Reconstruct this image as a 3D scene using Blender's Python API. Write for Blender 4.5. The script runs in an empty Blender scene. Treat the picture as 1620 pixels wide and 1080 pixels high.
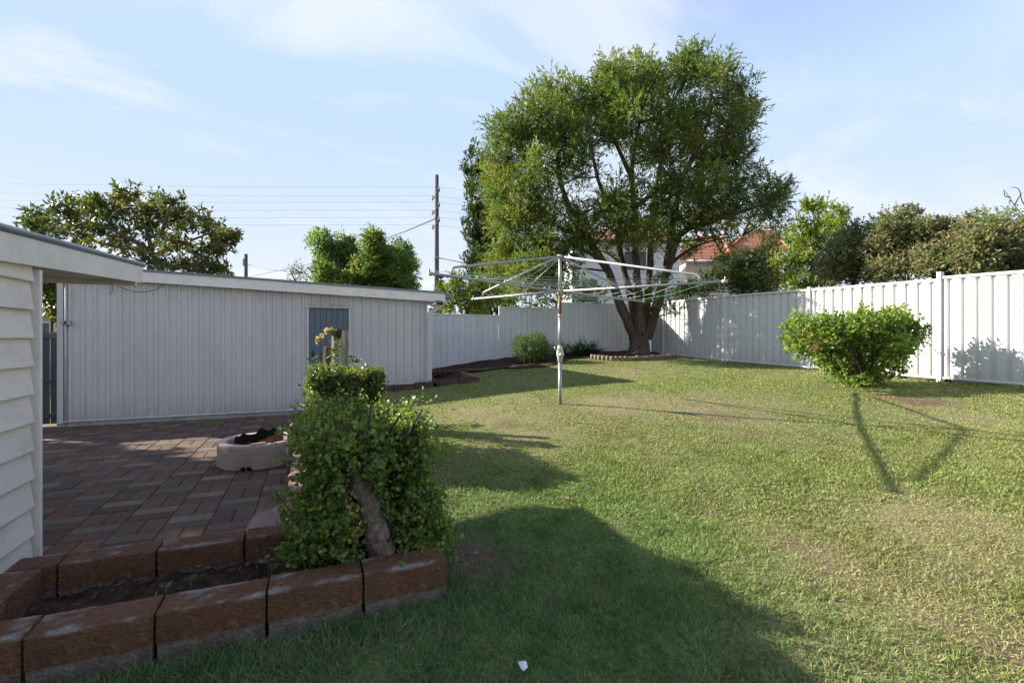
import bpy, bmesh, math, random
import numpy as np
from mathutils import Vector, Matrix
R = math.radians
random.seed(7); rng = np.random.default_rng(7)
sc = bpy.context.scene
COL = sc.collection

# ------------------------------------------------------------------ camera, sky, sun, exposure
H = 1.33                       # eye height over the patio
YAW = R(22.59); CY, SY = math.cos(YAW), math.sin(YAW)
F = 770.0; CX, HY = 810.0, 535.0
cam = bpy.data.objects.new("camera", bpy.data.cameras.new("camera")); COL.objects.link(cam)
cam.location = (0, 0, H); cam.rotation_euler = (R(90), 0, -YAW)
cam.data.sensor_width = 36; cam.data.lens = 36 * F / 1620.0
cam.data.shift_y = -5 / 1620.0; cam.data.clip_start = .05; cam.data.clip_end = 5000
sc.camera = cam

SUN_DIR = Vector((.79, -.613, 0)).normalized()      # the way the light travels over the ground
SUN_EL = R(25)
world = bpy.data.worlds.new("World"); sc.world = world; world.use_nodes = True
def build_world():
    nt = world.node_tree; N = nt.nodes; L = nt.links
    for n in list(N): N.remove(n)
    out = N.new('ShaderNodeOutputWorld'); bg = N.new('ShaderNodeBackground')
    sky = N.new('ShaderNodeTexSky'); sky.sky_type = 'NISHITA'; sky.sun_disc = False
    sky.sun_elevation = SUN_EL
    sky.sun_rotation = math.atan2(-SUN_DIR.x, -SUN_DIR.y)
    sky.altitude = 300; sky.air_density = .9; sky.dust_density = .1; sky.ozone_density = 1.6
    tc = N.new('ShaderNodeTexCoord'); sep = N.new('ShaderNodeSeparateXYZ')
    L.new(tc.outputs['Generated'], sep.inputs[0])
    # flat cloud layer: project direction on a plane above
    mx = N.new('ShaderNodeMath'); mx.operation = 'MAXIMUM'; mx.inputs[1].default_value = .0
    L.new(sep.outputs['Z'], mx.inputs[0])
    ad = N.new('ShaderNodeMath'); ad.operation = 'ADD'; ad.inputs[1].default_value = .22
    L.new(mx.outputs[0], ad.inputs[0])
    dv = N.new('ShaderNodeVectorMath'); dv.operation = 'DIVIDE'
    L.new(tc.outputs['Generated'], dv.inputs[0])
    cb = N.new('ShaderNodeCombineXYZ')
    for i in range(3): L.new(ad.outputs[0], cb.inputs[i])
    L.new(cb.outputs[0], dv.inputs[1])
    mp = N.new('ShaderNodeMapping'); mp.inputs['Scale'].default_value = (1.0, 2.1, .6)
    mp.inputs['Rotation'].default_value = (0, 0, R(-32)); mp.inputs['Location'].default_value = (3.3, .4, 0)
    L.new(dv.outputs[0], mp.inputs[0])
    no = N.new('ShaderNodeTexNoise'); no.inputs['Scale'].default_value = 1.35
    no.inputs['Detail'].default_value = 7; no.inputs['Roughness'].default_value = .52; no.inputs['Distortion'].default_value = .5
    L.new(mp.outputs[0], no.inputs['Vector'])
    cr = N.new('ShaderNodeMapRange'); cr.inputs['From Min'].default_value = .45; cr.inputs['From Max'].default_value = .70
    cr.inputs['To Max'].default_value = .6; cr.interpolation_type = 'SMOOTHSTEP'
    L.new(no.outputs['Fac'], cr.inputs['Value'])
    # pale veil low over the horizon
    hr = N.new('ShaderNodeMapRange'); hr.inputs['From Min'].default_value = .0; hr.inputs['From Max'].default_value = .42
    hr.inputs['To Min'].default_value = .8; hr.inputs['To Max'].default_value = .12; hr.interpolation_type = 'SMOOTHSTEP'
    L.new(sep.outputs['Z'], hr.inputs['Value'])
    mxm = N.new('ShaderNodeMath'); mxm.operation = 'MAXIMUM'
    mxm = N.new('ShaderNodeMath'); mxm.operation = 'ADD'; mxm.use_clamp = True
    L.new(cr.outputs[0], mxm.inputs[0]); L.new(hr.outputs[0], mxm.inputs[1])
    mix = N.new('ShaderNodeMix'); mix.data_type = 'RGBA'
    mix.inputs[7].default_value = (2.03, 2.12, 2.28, 1)
    mn = N.new('ShaderNodeVectorMath'); mn.operation = 'MINIMUM'; mn.inputs[1].default_value = (1.20, 1.62, 2.2)
    tn = N.new('ShaderNodeVectorMath'); tn.operation = 'MULTIPLY'; tn.inputs[1].default_value = (1.12, .93, 1.02)
    L.new(sky.outputs[0], tn.inputs[0]); L.new(tn.outputs[0], mn.inputs[0]); L.new(mxm.outputs[0], mix.inputs[0]); L.new(mn.outputs[0], mix.inputs[6])
    L.new(mix.outputs[2], bg.inputs[0]); bg.inputs[1].default_value = .15
    L.new(bg.outputs[0], out.inputs[0])
build_world()
sl = bpy.data.lights.new("sun", 'SUN'); sl.energy = 4.4; sl.angle = R(.5); sl.color = (1, .93, .82)
so = bpy.data.objects.new("sun", sl); COL.objects.link(so)
tr = Vector((SUN_DIR.x * math.cos(SUN_EL), SUN_DIR.y * math.cos(SUN_EL), -math.sin(SUN_EL)))
so.rotation_euler = tr.to_track_quat('-Z', 'Y').to_euler(); so.location = (-20, 20, 20)
sc.view_settings.view_transform = 'Standard'; sc.view_settings.look = 'None'
sc.view_settings.exposure = 1.64; sc.view_settings.gamma = 1

# ------------------------------------------------------------------ helpers
def P(x, y, d):
    X = (x - CX) / F * d; z = -(y - HY) / F * d
    return Vector((CY * X + SY * d, -SY * X + CY * d, z + H))
def PX(p):                     # arrays (N,3) -> pixel x, y, depth
    p = np.asarray(p); X = CY * p[..., 0] - SY * p[..., 1]; D = SY * p[..., 0] + CY * p[..., 1]
    Ds = np.where(D > .05, D, .05)
    return CX + F * X / Ds, HY - F * (p[..., 2] - H) / Ds, D

def tag(o, label=None, cat=None, group=None, kind=None):
    if label: o['label'] = label
    if cat: o['category'] = cat
    if group: o['group'] = group
    if kind: o['kind'] = kind
    return o
def empty(name, loc, label, cat, group=None):
    o = bpy.data.objects.new(name, None); COL.objects.link(o); o.location = loc
    o.empty_display_size = .1
    return tag(o, label, cat, group)
def link(name, me, mats, parent=None):
    o = bpy.data.objects.new(name, me); COL.objects.link(o)
    for m in (mats if isinstance(mats, (list, tuple)) else [mats]): me.materials.append(m)
    if parent is not None:
        o.parent = parent; o.matrix_parent_inverse = Matrix.Translation(-Vector(parent.location)) if parent.type == 'EMPTY' else Matrix.Translation(-Vector(parent.location))
    return o

class MB:
    def __init__(s): s.v = []; s.f = []; s.sm = []; s.mi = []; s.c = []; s.col = (1, 1, 1); s.m = 0
    def add(s, vs, fs, smooth=False):
        o = len(s.v); s.v += [tuple(v) for v in vs]; s.c += [s.col] * len(vs)
        for f in fs: s.f.append([i + o for i in f]); s.sm.append(smooth); s.mi.append(s.m)
    def box(s, lo, hi, bev=0.0, M=None):
        x0, y0, z0 = lo; x1, y1, z1 = hi
        if bev <= 0:
            vs = [(x0, y0, z0), (x1, y0, z0), (x1, y1, z0), (x0, y1, z0), (x0, y0, z1), (x1, y0, z1), (x1, y1, z1), (x0, y1, z1)]
            fs = [(0, 3, 2, 1), (4, 5, 6, 7), (0, 1, 5, 4), (1, 2, 6, 5), (2, 3, 7, 6), (3, 0, 4, 7)]
        else:
            bm = bmesh.new(); bmesh.ops.create_cube(bm, size=1)
            for v in bm.verts: v.co = Vector(((v.co.x + .5) * (x1 - x0) + x0, (v.co.y + .5) * (y1 - y0) + y0, (v.co.z + .5) * (z1 - z0) + z0))
            bmesh.ops.bevel(bm, geom=bm.edges[:], offset=bev, segments=2, affect='EDGES', profile=.5)
            bm.verts.index_update(); vs = [tuple(v.co) for v in bm.verts]; fs = [[v.index for v in f.verts] for f in bm.faces]; bm.free()
        if M is not None: vs = [M @ Vector(v) for v in vs]
        s.add(vs, fs)
    def tube(s, pts, rad, n=8, cap=True, smooth=True):
        pts = [Vector(p) for p in pts]
        if not isinstance(rad, (list, tuple)): rad = [rad] * len(pts)
        vs = []; up = None
        for i, p in enumerate(pts):
            t = (pts[min(i + 1, len(pts) - 1)] - pts[max(i - 1, 0)])
            if t.length < 1e-9: t = Vector((0, 0, 1))
            t.normalize()
            if up is None: up = Vector((1, 0, 0)) if abs(t.x) < .8 else Vector((0, 1, 0))
            u = (up - t * up.dot(t)).normalized(); w = t.cross(u); up = u
            for k in range(n):
                a = 2 * math.pi * k / n
                vs.append(p + (u * math.cos(a) + w * math.sin(a)) * rad[i])
        fs = []
        for i in range(len(pts) - 1):
            for k in range(n):
                fs.append((i * n + k, i * n + (k + 1) % n, (i + 1) * n + (k + 1) % n, (i + 1) * n + k))
        s.add(vs, fs, smooth)
        if cap:
            o = len(s.v) - len(vs)
            s.f.append([o + k for k in range(n)][::-1]); s.sm.append(False); s.mi.append(s.m)
            s.f.append([o + (len(pts) - 1) * n + k for k in range(n)]); s.sm.append(False); s.mi.append(s.m)
    def lathe(s, prof, c, n=32, smooth=True):
        vs = []; fs = []; m = len(prof)
        for k in range(n):
            a = 2 * math.pi * k / n
            for r, z in prof: vs.append((c[0] + r * math.cos(a), c[1] + r * math.sin(a), c[2] + z))
        for k in range(n):
            k2 = (k + 1) % n
            for i in range(m - 1): fs.append((k * m + i, k2 * m + i, k2 * m + i + 1, k * m + i + 1))
        s.add(vs, fs, smooth)
    def extrude_profile(s, prof, axis_lo, axis_hi, fn):
        """prof: list of 2D pts (open line). fn(u, v, w) -> 3D; sheet swept from axis_lo to axis_hi"""
        vs = []; n = len(prof)
        for w in (axis_lo, axis_hi):
            for u, v in prof: vs.append(fn(u, v, w))
        s.add(vs, [(i, i + 1, n + i + 1, n + i) for i in range(n - 1)])
    def build(s, name, mats, parent=None):
        me = bpy.data.meshes.new(name); me.from_pydata([tuple(v) for v in s.v], [], s.f)
        me.polygons.foreach_set('use_smooth', s.sm); me.polygons.foreach_set('material_index', s.mi)
        ca = me.color_attributes.new('Col', 'FLOAT_COLOR', 'POINT')
        c = np.ones((len(s.v), 4), np.float32); c[:, :3] = np.array(s.c, np.float32).reshape(-1, 3); ca.data.foreach_set('color', c.ravel())
        me.validate(); me.update()
        return link(name, me, mats, parent)

def np_mesh(name, V, loops, sizes, colors=None, smooth=False):
    me = bpy.data.meshes.new(name)
    V = np.asarray(V, np.float32); loops = np.asarray(loops, np.int32).ravel(); sizes = np.asarray(sizes, np.int32)
    me.vertices.add(len(V)); me.vertices.foreach_set('co', V.ravel())
    me.loops.add(len(loops)); me.loops.foreach_set('vertex_index', loops)
    me.polygons.add(len(sizes)); st = np.zeros(len(sizes), np.int32); st[1:] = np.cumsum(sizes)[:-1]
    me.polygons.foreach_set('loop_start', st); me.polygons.foreach_set('loop_total', sizes)
    if smooth: me.polygons.foreach_set('use_smooth', np.ones(len(sizes), bool))
    me.update(calc_edges=True)
    if colors is not None:
        ca = me.color_attributes.new('Col', 'FLOAT_COLOR', 'POINT')
        c = np.ones((len(V), 4), np.float32); c[:, :3] = colors; ca.data.foreach_set('color', c.ravel())
    return me

# value noise
_lat = rng.random((64, 64))
def vnoise(x, y, s=1.0, o=0.0):
    x = np.asarray(x) * s + 13.7 + o; y = np.asarray(y) * s + 5.1 + o * 1.7
    xi = np.floor(x).astype(int); yi = np.floor(y).astype(int); fx = x - xi; fy = y - yi
    fx = fx * fx * (3 - 2 * fx); fy = fy * fy * (3 - 2 * fy)
    g = lambda i, j: _lat[i % 64, j % 64]
    return (g(xi, yi) * (1 - fx) + g(xi + 1, yi) * fx) * (1 - fy) + (g(xi, yi + 1) * (1 - fx) + g(xi + 1, yi + 1) * fx) * fy
def fbm(x, y, s=1.0, o=0.0, n=4):
    t = 0; a = .5; tot = 0
    for i in range(n): t = t + a * vnoise(x, y, s * 2 ** i, o + i * 3.3); tot += a; a *= .55
    return t / tot

# ------------------------------------------------------------------ materials
def mat(name, col, rough=.7, var=.12, scale=6.0, bump=.0, bscale=40.0, col2=None, c2amt=.5, c2scale=3.0, spec=.4, metal=0, attr=False, stretch=(1, 1, 1), c2lo=.5, c2hi=.68):
    m = bpy.data.materials.new(name); m.use_nodes = True; nt = m.node_tree; N = nt.nodes; L = nt.links
    b = N['Principled BSDF']; b.inputs['Roughness'].default_value = rough; b.inputs['Metallic'].default_value = metal
    b.inputs['Specular IOR Level'].default_value = spec
    tc = N.new('ShaderNodeTexCoord'); mp = N.new('ShaderNodeMapping'); mp.inputs['Scale'].default_value = stretch
    L.new(tc.outputs['Object'], mp.inputs[0])
    n1 = N.new('ShaderNodeTexNoise'); n1.inputs['Scale'].default_value = scale; n1.inputs['Detail'].default_value = 6; n1.inputs['Roughness'].default_value = .6
    L.new(mp.outputs[0], n1.inputs['Vector'])
    mr = N.new('ShaderNodeMapRange'); mr.inputs['From Min'].default_value = .3; mr.inputs['From Max'].default_value = .7
    mr.inputs['To Min'].default_value = 1 - var; mr.inputs['To Max'].default_value = 1 + var
    L.new(n1.outputs['Fac'], mr.inputs['Value'])
    if attr:
        at = N.new('ShaderNodeVertexColor'); at.layer_name = 'Col'; base = at.outputs[0]
    else:
        rgb = N.new('ShaderNodeRGB'); rgb.outputs[0].default_value = (*col, 1); base = rgb.outputs[0]
    if col2:
        n2 = N.new('ShaderNodeTexNoise'); n2.inputs['Scale'].default_value = c2scale; n2.inputs['Detail'].default_value = 8; n2.inputs['Roughness'].default_value = .68
        L.new(mp.outputs[0], n2.inputs['Vector'])
        r2 = N.new('ShaderNodeMapRange'); r2.inputs['From Min'].default_value = c2lo; r2.inputs['From Max'].default_value = c2hi; r2.inputs['To Max'].default_value = c2amt
        L.new(n2.outputs['Fac'], r2.inputs['Value'])
        mx = N.new('ShaderNodeMix'); mx.data_type = 'RGBA'; mx.inputs[7].default_value = (*col2, 1)
        L.new(r2.outputs[0], mx.inputs[0]); L.new(base, mx.inputs[6]); base = mx.outputs[2]
    vm = N.new('ShaderNodeVectorMath'); vm.operation = 'SCALE'
    L.new(base, vm.inputs[0]); L.new(mr.outputs[0], vm.inputs['Scale']); L.new(vm.outputs[0], b.inputs['Base Color'])
    if bump > 0:
        n3 = N.new('ShaderNodeTexNoise'); n3.inputs['Scale'].default_value = bscale; n3.inputs['Detail'].default_value = 5
        L.new(mp.outputs[0], n3.inputs['Vector'])
        bp = N.new('ShaderNodeBump'); bp.inputs['Strength'].default_value = bump; bp.inputs['Distance'].default_value = .02
        L.new(n3.outputs['Fac'], bp.inputs['Height']); L.new(bp.outputs[0], b.inputs['Normal'])
    return m
def leaf_mat(name, trans=.35, rough=.5, spec=.3):
    m = bpy.data.materials.new(name); m.use_nodes = True; nt = m.node_tree; N = nt.nodes; L = nt.links
    b = N['Principled BSDF']; b.inputs['Roughness'].default_value = rough; b.inputs['Specular IOR Level'].default_value = spec
    at = N.new('ShaderNodeVertexColor'); at.layer_name = 'Col'; L.new(at.outputs[0], b.inputs['Base Color'])
    t = N.new('ShaderNodeBsdfTranslucent')
    g = N.new('ShaderNodeVectorMath'); g.operation = 'MULTIPLY'; g.inputs[1].default_value = (1.5, 1.6, .8)
    L.new(at.outputs[0], g.inputs[0]); L.new(g.outputs[0], t.inputs[0])
    mx = N.new('ShaderNodeMixShader'); mx.inputs[0].default_value = trans
    L.new(b.outputs[0], mx.inputs[1]); L.new(t.outputs[0], mx.inputs[2]); L.new(mx.outputs[0], N['Material Output'].inputs[0])
    return m
M = {}
M['leaf'] = leaf_mat('leaf', .45); M['gloss_leaf'] = leaf_mat('gloss_leaf', .4, .42, .4); M['grass'] = leaf_mat('grass_blade', .3, .6, .2)
M['lawn'] = mat('lawn_soil', None, .95, .35, 30, .6, 60, attr=True, spec=.1)
M['soil'] = mat('soil', (.05, .03, .021), .95, .5, 14, 1.0, 30, (.10, .06, .042), .7, 9, spec=.1)
M['earth'] = mat('earth', (.10, .085, .05), .95, .3, .5, 0, spec=.1)
M['white_metal'] = mat('white_fence_steel', (.64, .64, .625), .42, .035, 1.2, 0, col2=(.66, .64, .60), c2amt=.35, c2scale=1.3, stretch=(1, 1, .35))
M['fence_old'] = mat('old_fence_paint', (.60, .615, .63), .6, .07, 2.5, .08, 60, (.42, .42, .41), .45, 5, stretch=(1, 1, .25))
M['shed_paint'] = mat('shed_paint', (.55, .53, .505), .5, .05, 2.0, .04, 60, (.38, .375, .375), .4, 2.2, stretch=(1, 1, .3))
M['shed_clad'] = mat('shed_cladding', None, .5, .05, 2.0, .04, 60, (.40, .395, .39), .35, 2.2, attr=True, stretch=(1, 1, .3))
M['fence_sheet'] = mat('fence_sheet', None, .45, .04, 1.2, 0, 40, (.58, .56, .52), .3, 1.6, attr=True, stretch=(1, 1, .35))
M['white_paint'] = mat('white_paint', (.76, .72, .66), .5, .05, 4, .05, 70, (.52, .49, .43), .35, 6)
M['board_paint'] = mat('board_paint', (.72, .655, .58), .55, .06, 3, .12, 45, (.46, .41, .34), .5, 7, stretch=(1, .4, 1))
M['zinc'] = mat('roof_edge', (.16, .18, .20), .4, .12, 3, 0, metal=.3)
M['roof_sheet'] = mat('roof_sheet', (.42, .43, .43), .5, .1, 2, 0)
M['door'] = mat('door_paint', (.105, .135, .165), .55, .12, 6, .05, 50, (.16, .18, .20), .4, 5, stretch=(1, 1, .2))
M['dark_gate'] = mat('gate_paint', (.055, .062, .07), .6, .15, 6, .05, 50)
M['concrete'] = mat('concrete', (.34, .33, .31), .9, .15, 8, .25, 60, (.20, .19, .17), .5, 5)
M['galv'] = mat('galvanised_pipe', (.33, .335, .33), .48, .14, 12, 0, metal=.5, col2=(.30, .29, .27), c2amt=.5, c2scale=8)
M['rust'] = mat('rust', (.20, .085, .045), .85, .35, 25, .2, 60)
M['cast'] = mat('cast_housing', (.40, .40, .375), .5, .12, 20, 0, metal=.4)
M['wire'] = mat('line_wire', (.42, .44, .43), .4, .05); M['green_wire'] = mat('green_line', (.10, .34, .20), .5, .05)
M['bark'] = mat('bark', (.085, .064, .05), .95, .35, 14, 1.0, 30, (.17, .14, .115), .5, 9, spec=.1, stretch=(1, 1, .3))
M['dark_bark'] = mat('dark_bark', (.06, .047, .038), .95, .3, 10, .6, 30, spec=.1)
M['pale_bark'] = mat('pale_bark', (.15, .115, .085), .95, .35, 18, 1.0, 55, (.33, .29, .23), .7, 26, spec=.1)
M['pole_wood'] = mat('pole_wood', (.085, .078, .07), .9, .25, 5, 0, stretch=(1, 1, .2))
M['old_wood'] = mat('old_wood', (.36, .33, .28), .95, .3, 20, .8, 50, (.10, .085, .07), .85, 12, spec=.1, stretch=(1, 1, .12))
M['black_wood'] = mat('charred_wood', (.028, .024, .022), .95, .4, 20, .6, 50, (.22, .20, .18), .4, 12, spec=.1, stretch=(1, 1, .12))
M['cable'] = mat('cable', (.05, .05, .055), .7, .1)
M['block'] = mat('red_block', (.135, .068, .046), .92, .3, 9, .5, 70, (.32, .29, .26), .75, 9, spec=.15, c2lo=.53, c2hi=.68)
M['block_body'] = mat('block_body', None, .92, .3, 40, .5, 90, (.30, .27, .24), .5, 22, attr=True, spec=.15, c2lo=.58, c2hi=.74)
M['block_base'] = mat('block_mortar', (.165, .14, .115), .95, .35, 12, .8, 60, (.08, .06, .045), .75, 8, spec=.1)
M['paver'] = mat('paver', None, .88, .18, 25, .35, 120, (.075, .07, .066), .5, 2.2, attr=True, spec=.2)
M['flag'] = mat('flagstone', (.25, .16, .135), .9, .15, 14, .3, 70, (.17, .12, .105), .5, 5)
M['tub'] = mat('tub_concrete', (.47, .37, .31), .9, .14, 10, .3, 60, (.26, .22, .19), .7, 5)
M['char'] = mat('soot', (.012, .011, .011), .95, .3, 20, .3, 40)
M['terracotta'] = mat('terracotta', (.42, .17, .095), .85, .2, 6, 0, (.30, .13, .08) and 40, (.28, .12, .075), .5, 4)
M['house_white'] = mat('house_white', (.74, .75, .76), .6, .05, 1.5, 0)
M['cream'] = mat('cream_wall', (.66, .60, .46), .7, .06, 2, 0)
M['glass'] = mat('dark_glass', (.03, .035, .04), .1, .1, 2, 0, spec=.6)
M['blue'] = mat('blue_sheet', (.05, .12, .30), .5, .1, 2, 0)
M['white_plastic'] = mat('white_plastic', (.78, .78, .76), .5, .05)
M['brick_edge'] = mat('edging_block', (.085, .055, .045), .95, .25, 12, .4, 60, (.16, .13, .11), .5, 8, spec=.1)
M['log'] = mat('edging_log', (.22, .165, .115), .95, .25, 20, .5, 60, (.12, .085, .06), .6, 12)
M['petal'] = mat('petal', (.75, .24, .10), .6, .12, 30, 0)
M['dry_leaf'] = leaf_mat('dry_leaf', .15, .8, .1)
M['black_plastic'] = mat('black_plastic', (.02, .02, .022), .4, .1)

# ------------------------------------------------------------------ terrain
CTRL = np.array([(-1.5, 2.3, .03), (-.45, 2.3, .03), (.63, 2.33, .03), (3.05, 5.66, .474), (8.38, 5.18, .53), (10.05, 4.92, .57), (10.05, 3.6, .58),
                 (10.05, 7.29, .66), (10.05, 9.66, .73), (10.05, 12.03, .85), (8.7, 11.5, .87), (9.1, 12.65, .92), (4.88, 12.65, .75), (3.0, 12.65, .5),
                 (2.1, 9.35, .41), (.9, 6.0, .36), (.8, 4.0, .19), (3, 0, .04), (0, 0, .05), (4.5, -1.5, .05), (10, 0, .45), (10, -3, .40), (6, 9.5, .68), (2.5, 3.0, .17), (5, 3, .27)])
def _tps():
    n = len(CTRL); xy = CTRL[:, :2]; d2 = ((xy[:, None] - xy[None]) ** 2).sum(-1)
    K = np.where(d2 > 0, d2 * np.log(d2 + 1e-12) * .5, 0) + np.eye(n) * .6
    Pm = np.hstack([np.ones((n, 1)), xy]); A = np.zeros((n + 3, n + 3)); A[:n, :n] = K; A[:n, n:] = Pm; A[n:, :n] = Pm.T
    return np.linalg.solve(A, np.concatenate([CTRL[:, 2], np.zeros(3)]))
_W = _tps()
def gz(a, b):
    a = np.clip(np.asarray(a, float), -3, 10.6); b = np.clip(np.asarray(b, float), -4, 13.0)
    t = _W[-3] + _W[-2] * a + _W[-1] * b
    for i in range(len(CTRL)):
        d2 = (a - CTRL[i, 0]) ** 2 + (b - CTRL[i, 1]) ** 2
        t = t + _W[i] * np.where(d2 > 0, d2 * np.log(d2 + 1e-12) * .5, 0)
    return t
def g1(a, b): return float(gz(a, b))
def in_lawn(a, b):
    return (a < 10.05) & (b < 12.65) & ((b < 2.30) | (a > -.02)) & ~((a < .78) & (b > 8.0)) & ~((b > 9.30) & (a < 2.12)) & ~((b > 2.34) & (b < 3.1) & (a < .60)) & ((a > -1.44) | (b < -9))
SB = np.array([(2.0, 9.75), (2.6, 9.9), (3.4, 10.75), (4.3, 10.6), (5.0, 10.15), (5.6, 10.5), (6.3, 11.1), (6.9, 10.9), (7.7, 10.35), (8.6, 10.3), (9.3, 10.7), (9.8, 11.9), (10.1, 12.2)])
def soil_edge(a): return np.interp(a, SB[:, 0], SB[:, 1]) + (vnoise(a, a * 0, 2.3) - .5) * .25
def in_soil(a, b): return (a > 2.1) & (b > soil_edge(a))

# pale / straw patches and worn earth seen in the lawn (pixel anchors turned into places)
def anchor(x, y):
    d = 6.0
    for _ in range(25):
        p = P(x, y, d); d = d * .5 + .5 * min(20, max(.8, (H - g1(p.x, p.y)) * F / max(y - HY, 5)))
    return P(x, y, d)
STRAW = [(830, 690, .9, .9), (1160, 650, .9, .7), (1500, 815, .55, .75), (1560, 880, .5, .6), (1600, 1020, .5, .7), (1290, 880, .5, .45), (1330, 1040, .4, .6), (960, 640, .9, .5), (1100, 690, .8, .35), (760, 650, .5, .7), (1500, 650, .9, .5), (1450, 600, .6, .3), (830, 730, .4, .4)]
DIRT = [(750, 900, .24, .7), (735, 870, .2, .65), (790, 880, .18, .35), (720, 740, .25, .8), (1140, 660, .28, .6), (880, 905, .2, .4), (1470, 635, .5, .5), (1560, 622, .6, .6), (1180, 690, .18, .5), (690, 790, .22, .7)]
STRAW = [(anchor(x, y), r, w) for x, y, r, w in STRAW]; DIRT = [(anchor(x, y), r, w) for x, y, r, w in DIRT]
def straw_amt(a, b):
    t = np.clip((fbm(a, b, .9) - .42) * 1.9, 0, 1) * .65
    for p, r, w in STRAW: t = t + w * np.exp(-((a - p.x) ** 2 + (b - p.y) ** 2) / (r * r))
    t = t + .02 + .24 * np.clip((b - 4.0) / 4, 0, 1) - .55 * np.clip(1 - ((a - 1.2) ** 2 + (b - 3.6) ** 2) / 3.2, 0, 1) - .3 * np.clip((3.0 - b) / 3, 0, 1) * (a < 2.5)
    return np.clip(t, 0, 1)
def dirt_amt(a, b):
    t = np.clip((fbm(a, b, 1.7, 9) - .66) * 5, 0, .6)
    for p, r, w in DIRT: t = t + w * np.exp(-((a - p.x) ** 2 + (b - p.y) ** 2) / (r * r))
    return np.clip(t, 0, 1)
GREEN = np.array((.175, .23, .066)); GREEN2 = np.array((.27, .285, .092)); STRAWC = np.array((.36, .31, .165)); SHADE_GREEN = np.array((.105, .215, .085)); DIRTC = np.array((.12, .08, .055))  # the cooler green paints in the look of shaded lawn, brightened to lift that shade

def grid_mesh(name, a0, a1, b0, b1, st, inside, zfn, colfn=None):
    A = np.arange(a0, a1 + st / 2, st); B = np.arange(b0, b1 + st / 2, st); GA, GB = np.meshgrid(A, B, indexing='ij')
    na, nb = GA.shape; ca = GA[:-1, :-1] + st / 2; cb = GB[:-1, :-1] + st / 2
    ok = inside(ca, cb); idx = np.arange(na * nb).reshape(na, nb)
    q = np.stack([idx[:-1, :-1], idx[1:, :-1], idx[1:, 1:], idx[:-1, 1:]], -1)[ok]
    V = np.stack([GA.ravel(), GB.ravel(), zfn(GA, GB).ravel()], -1)
    used = np.unique(q); re = -np.ones(na * nb, int); re[used] = np.arange(len(used)); V = V[used]
    return np_mesh(name, V, re[q].ravel(), np.full(len(q), 4), None if colfn is None else colfn(V[:, 0], V[:, 1]), True)
def lawn_col(a, b):
    s = straw_amt(a, b)[:, None]; d = dirt_amt(a, b)[:, None]
    c = (GREEN * .62) * (1 - s) + (STRAWC * .58) * s
    return c * (1 - d) + DIRTC * d
tag(link('lawn_ground', grid_mesh('lawn_ground', -1.5, 10.1, -8, 12.7, .075, in_lawn, lambda a, b: gz(a, b) + (fbm(a, b, 3) - .5) * .02, lawn_col), M['lawn']), kind='structure')
tag(link('garden_soil', grid_mesh('garden_soil', 2.1, 10.05, 9.2, 12.65, .06, lambda a, b: in_soil(a, b), lambda a, b: gz(a, b) + .012 + (fbm(a, b, 4, 2) - .35) * .07), M['soil']), kind='structure')
def big_ground():
    m = MB(); S = 1500; n = 24
    m.add([(-S, -S, -.14), (S, -S, -.14), (S, S, -.14), (-S, S, -.14)], [(0, 1, 2, 3)])
    tag(m.build('ground', M['earth']), kind='structure')
big_ground()

# ------------------------------------------------------------------ patio of basket-woven pavers
def patio():
    m = MB(); U = .285; g = .003
    tans = [(.27, .20, .14), (.23, .175, .125), (.20, .155, .115)]; darks = [(.14, .102, .078), (.16, .115, .085), (.125, .095, .076)]
    reds = [(.205, .118, .076), (.19, .112, .075), (.17, .105, .076), (.215, .128, .08), (.185, .102, .066)]
    for i in range(-24, 3):
        off = (i % 2) * U
        for j in range(-2, 24):
            a0 = i * U - .10; b0 = 3.19 + j * U
            if a0 + U > .02 and b0 < 7.9: 
                if a0 > -.10: continue
            if b0 > 9.36 and a0 > -3.6: continue
            if b0 > 9.6 or a0 > .6: continue
            if a0 < -1.45 - U and b0 < 3.4: continue
            if b0 < 3.15 : continue
            across = (j + i) % 2 == 0
            hole = (-.45 < a0 + U / 2 < -.1) and (3.15 < b0 + U / 2 < 3.95)
            for k in range(2):
                if across: lo = (a0 + g, b0 + k * U / 2 + g); hi = (a0 + U - g, b0 + (k + 1) * U / 2 - g); c = random.choice(darks if k == 0 else tans)
                else: lo = (a0 + k * U / 2 + g, b0 + g); hi = (a0 + (k + 1) * U / 2 - g, b0 + U - g); c = random.choice(reds)
                if hole and lo[0] > -.42: continue
                hi = (min(hi[0], -.10 if lo[1] < 7.9 else 9), min(hi[1], 9.34 if lo[0] > -3.6 else 99))
                if hi[0] - lo[0] < .02 or hi[1] - lo[1] < .02: continue
                f = random.uniform(.58, .80); m.col = tuple(x * f for x in c)
                dz = random.uniform(-.002, .002)
                x0, y0 = lo; x1, y1 = hi; e = .004; zt = dz
                m.add([(x0, y0, -.02), (x1, y0, -.02), (x1, y1, -.02), (x0, y1, -.02), (x0, y0, zt - e), (x1, y0, zt - e), (x1, y1, zt - e), (x0, y1, zt - e),
                       (x0 + e, y0 + e, zt), (x1 - e, y0 + e, zt), (x1 - e, y1 - e, zt), (x0 + e, y1 - e, zt)],
                      [(0, 1, 5, 4), (1, 2, 6, 5), (2, 3, 7, 6), (3, 0, 4, 7), (4, 5, 9, 8), (5, 6, 10, 9), (6, 7, 11, 10), (7, 4, 8, 11), (8, 9, 10, 11)])
    tag(m.build('patio_paving', M['paver']), kind='structure')
    j = MB(); j.add([(-7, 3.1, -.012), (.75, 3.1, -.012), (.75, 9.6, -.012), (-7, 9.6, -.012)], [(0, 1, 2, 3)])
    tag(j.build('patio_bedding', M['soil']), kind='structure')
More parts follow.
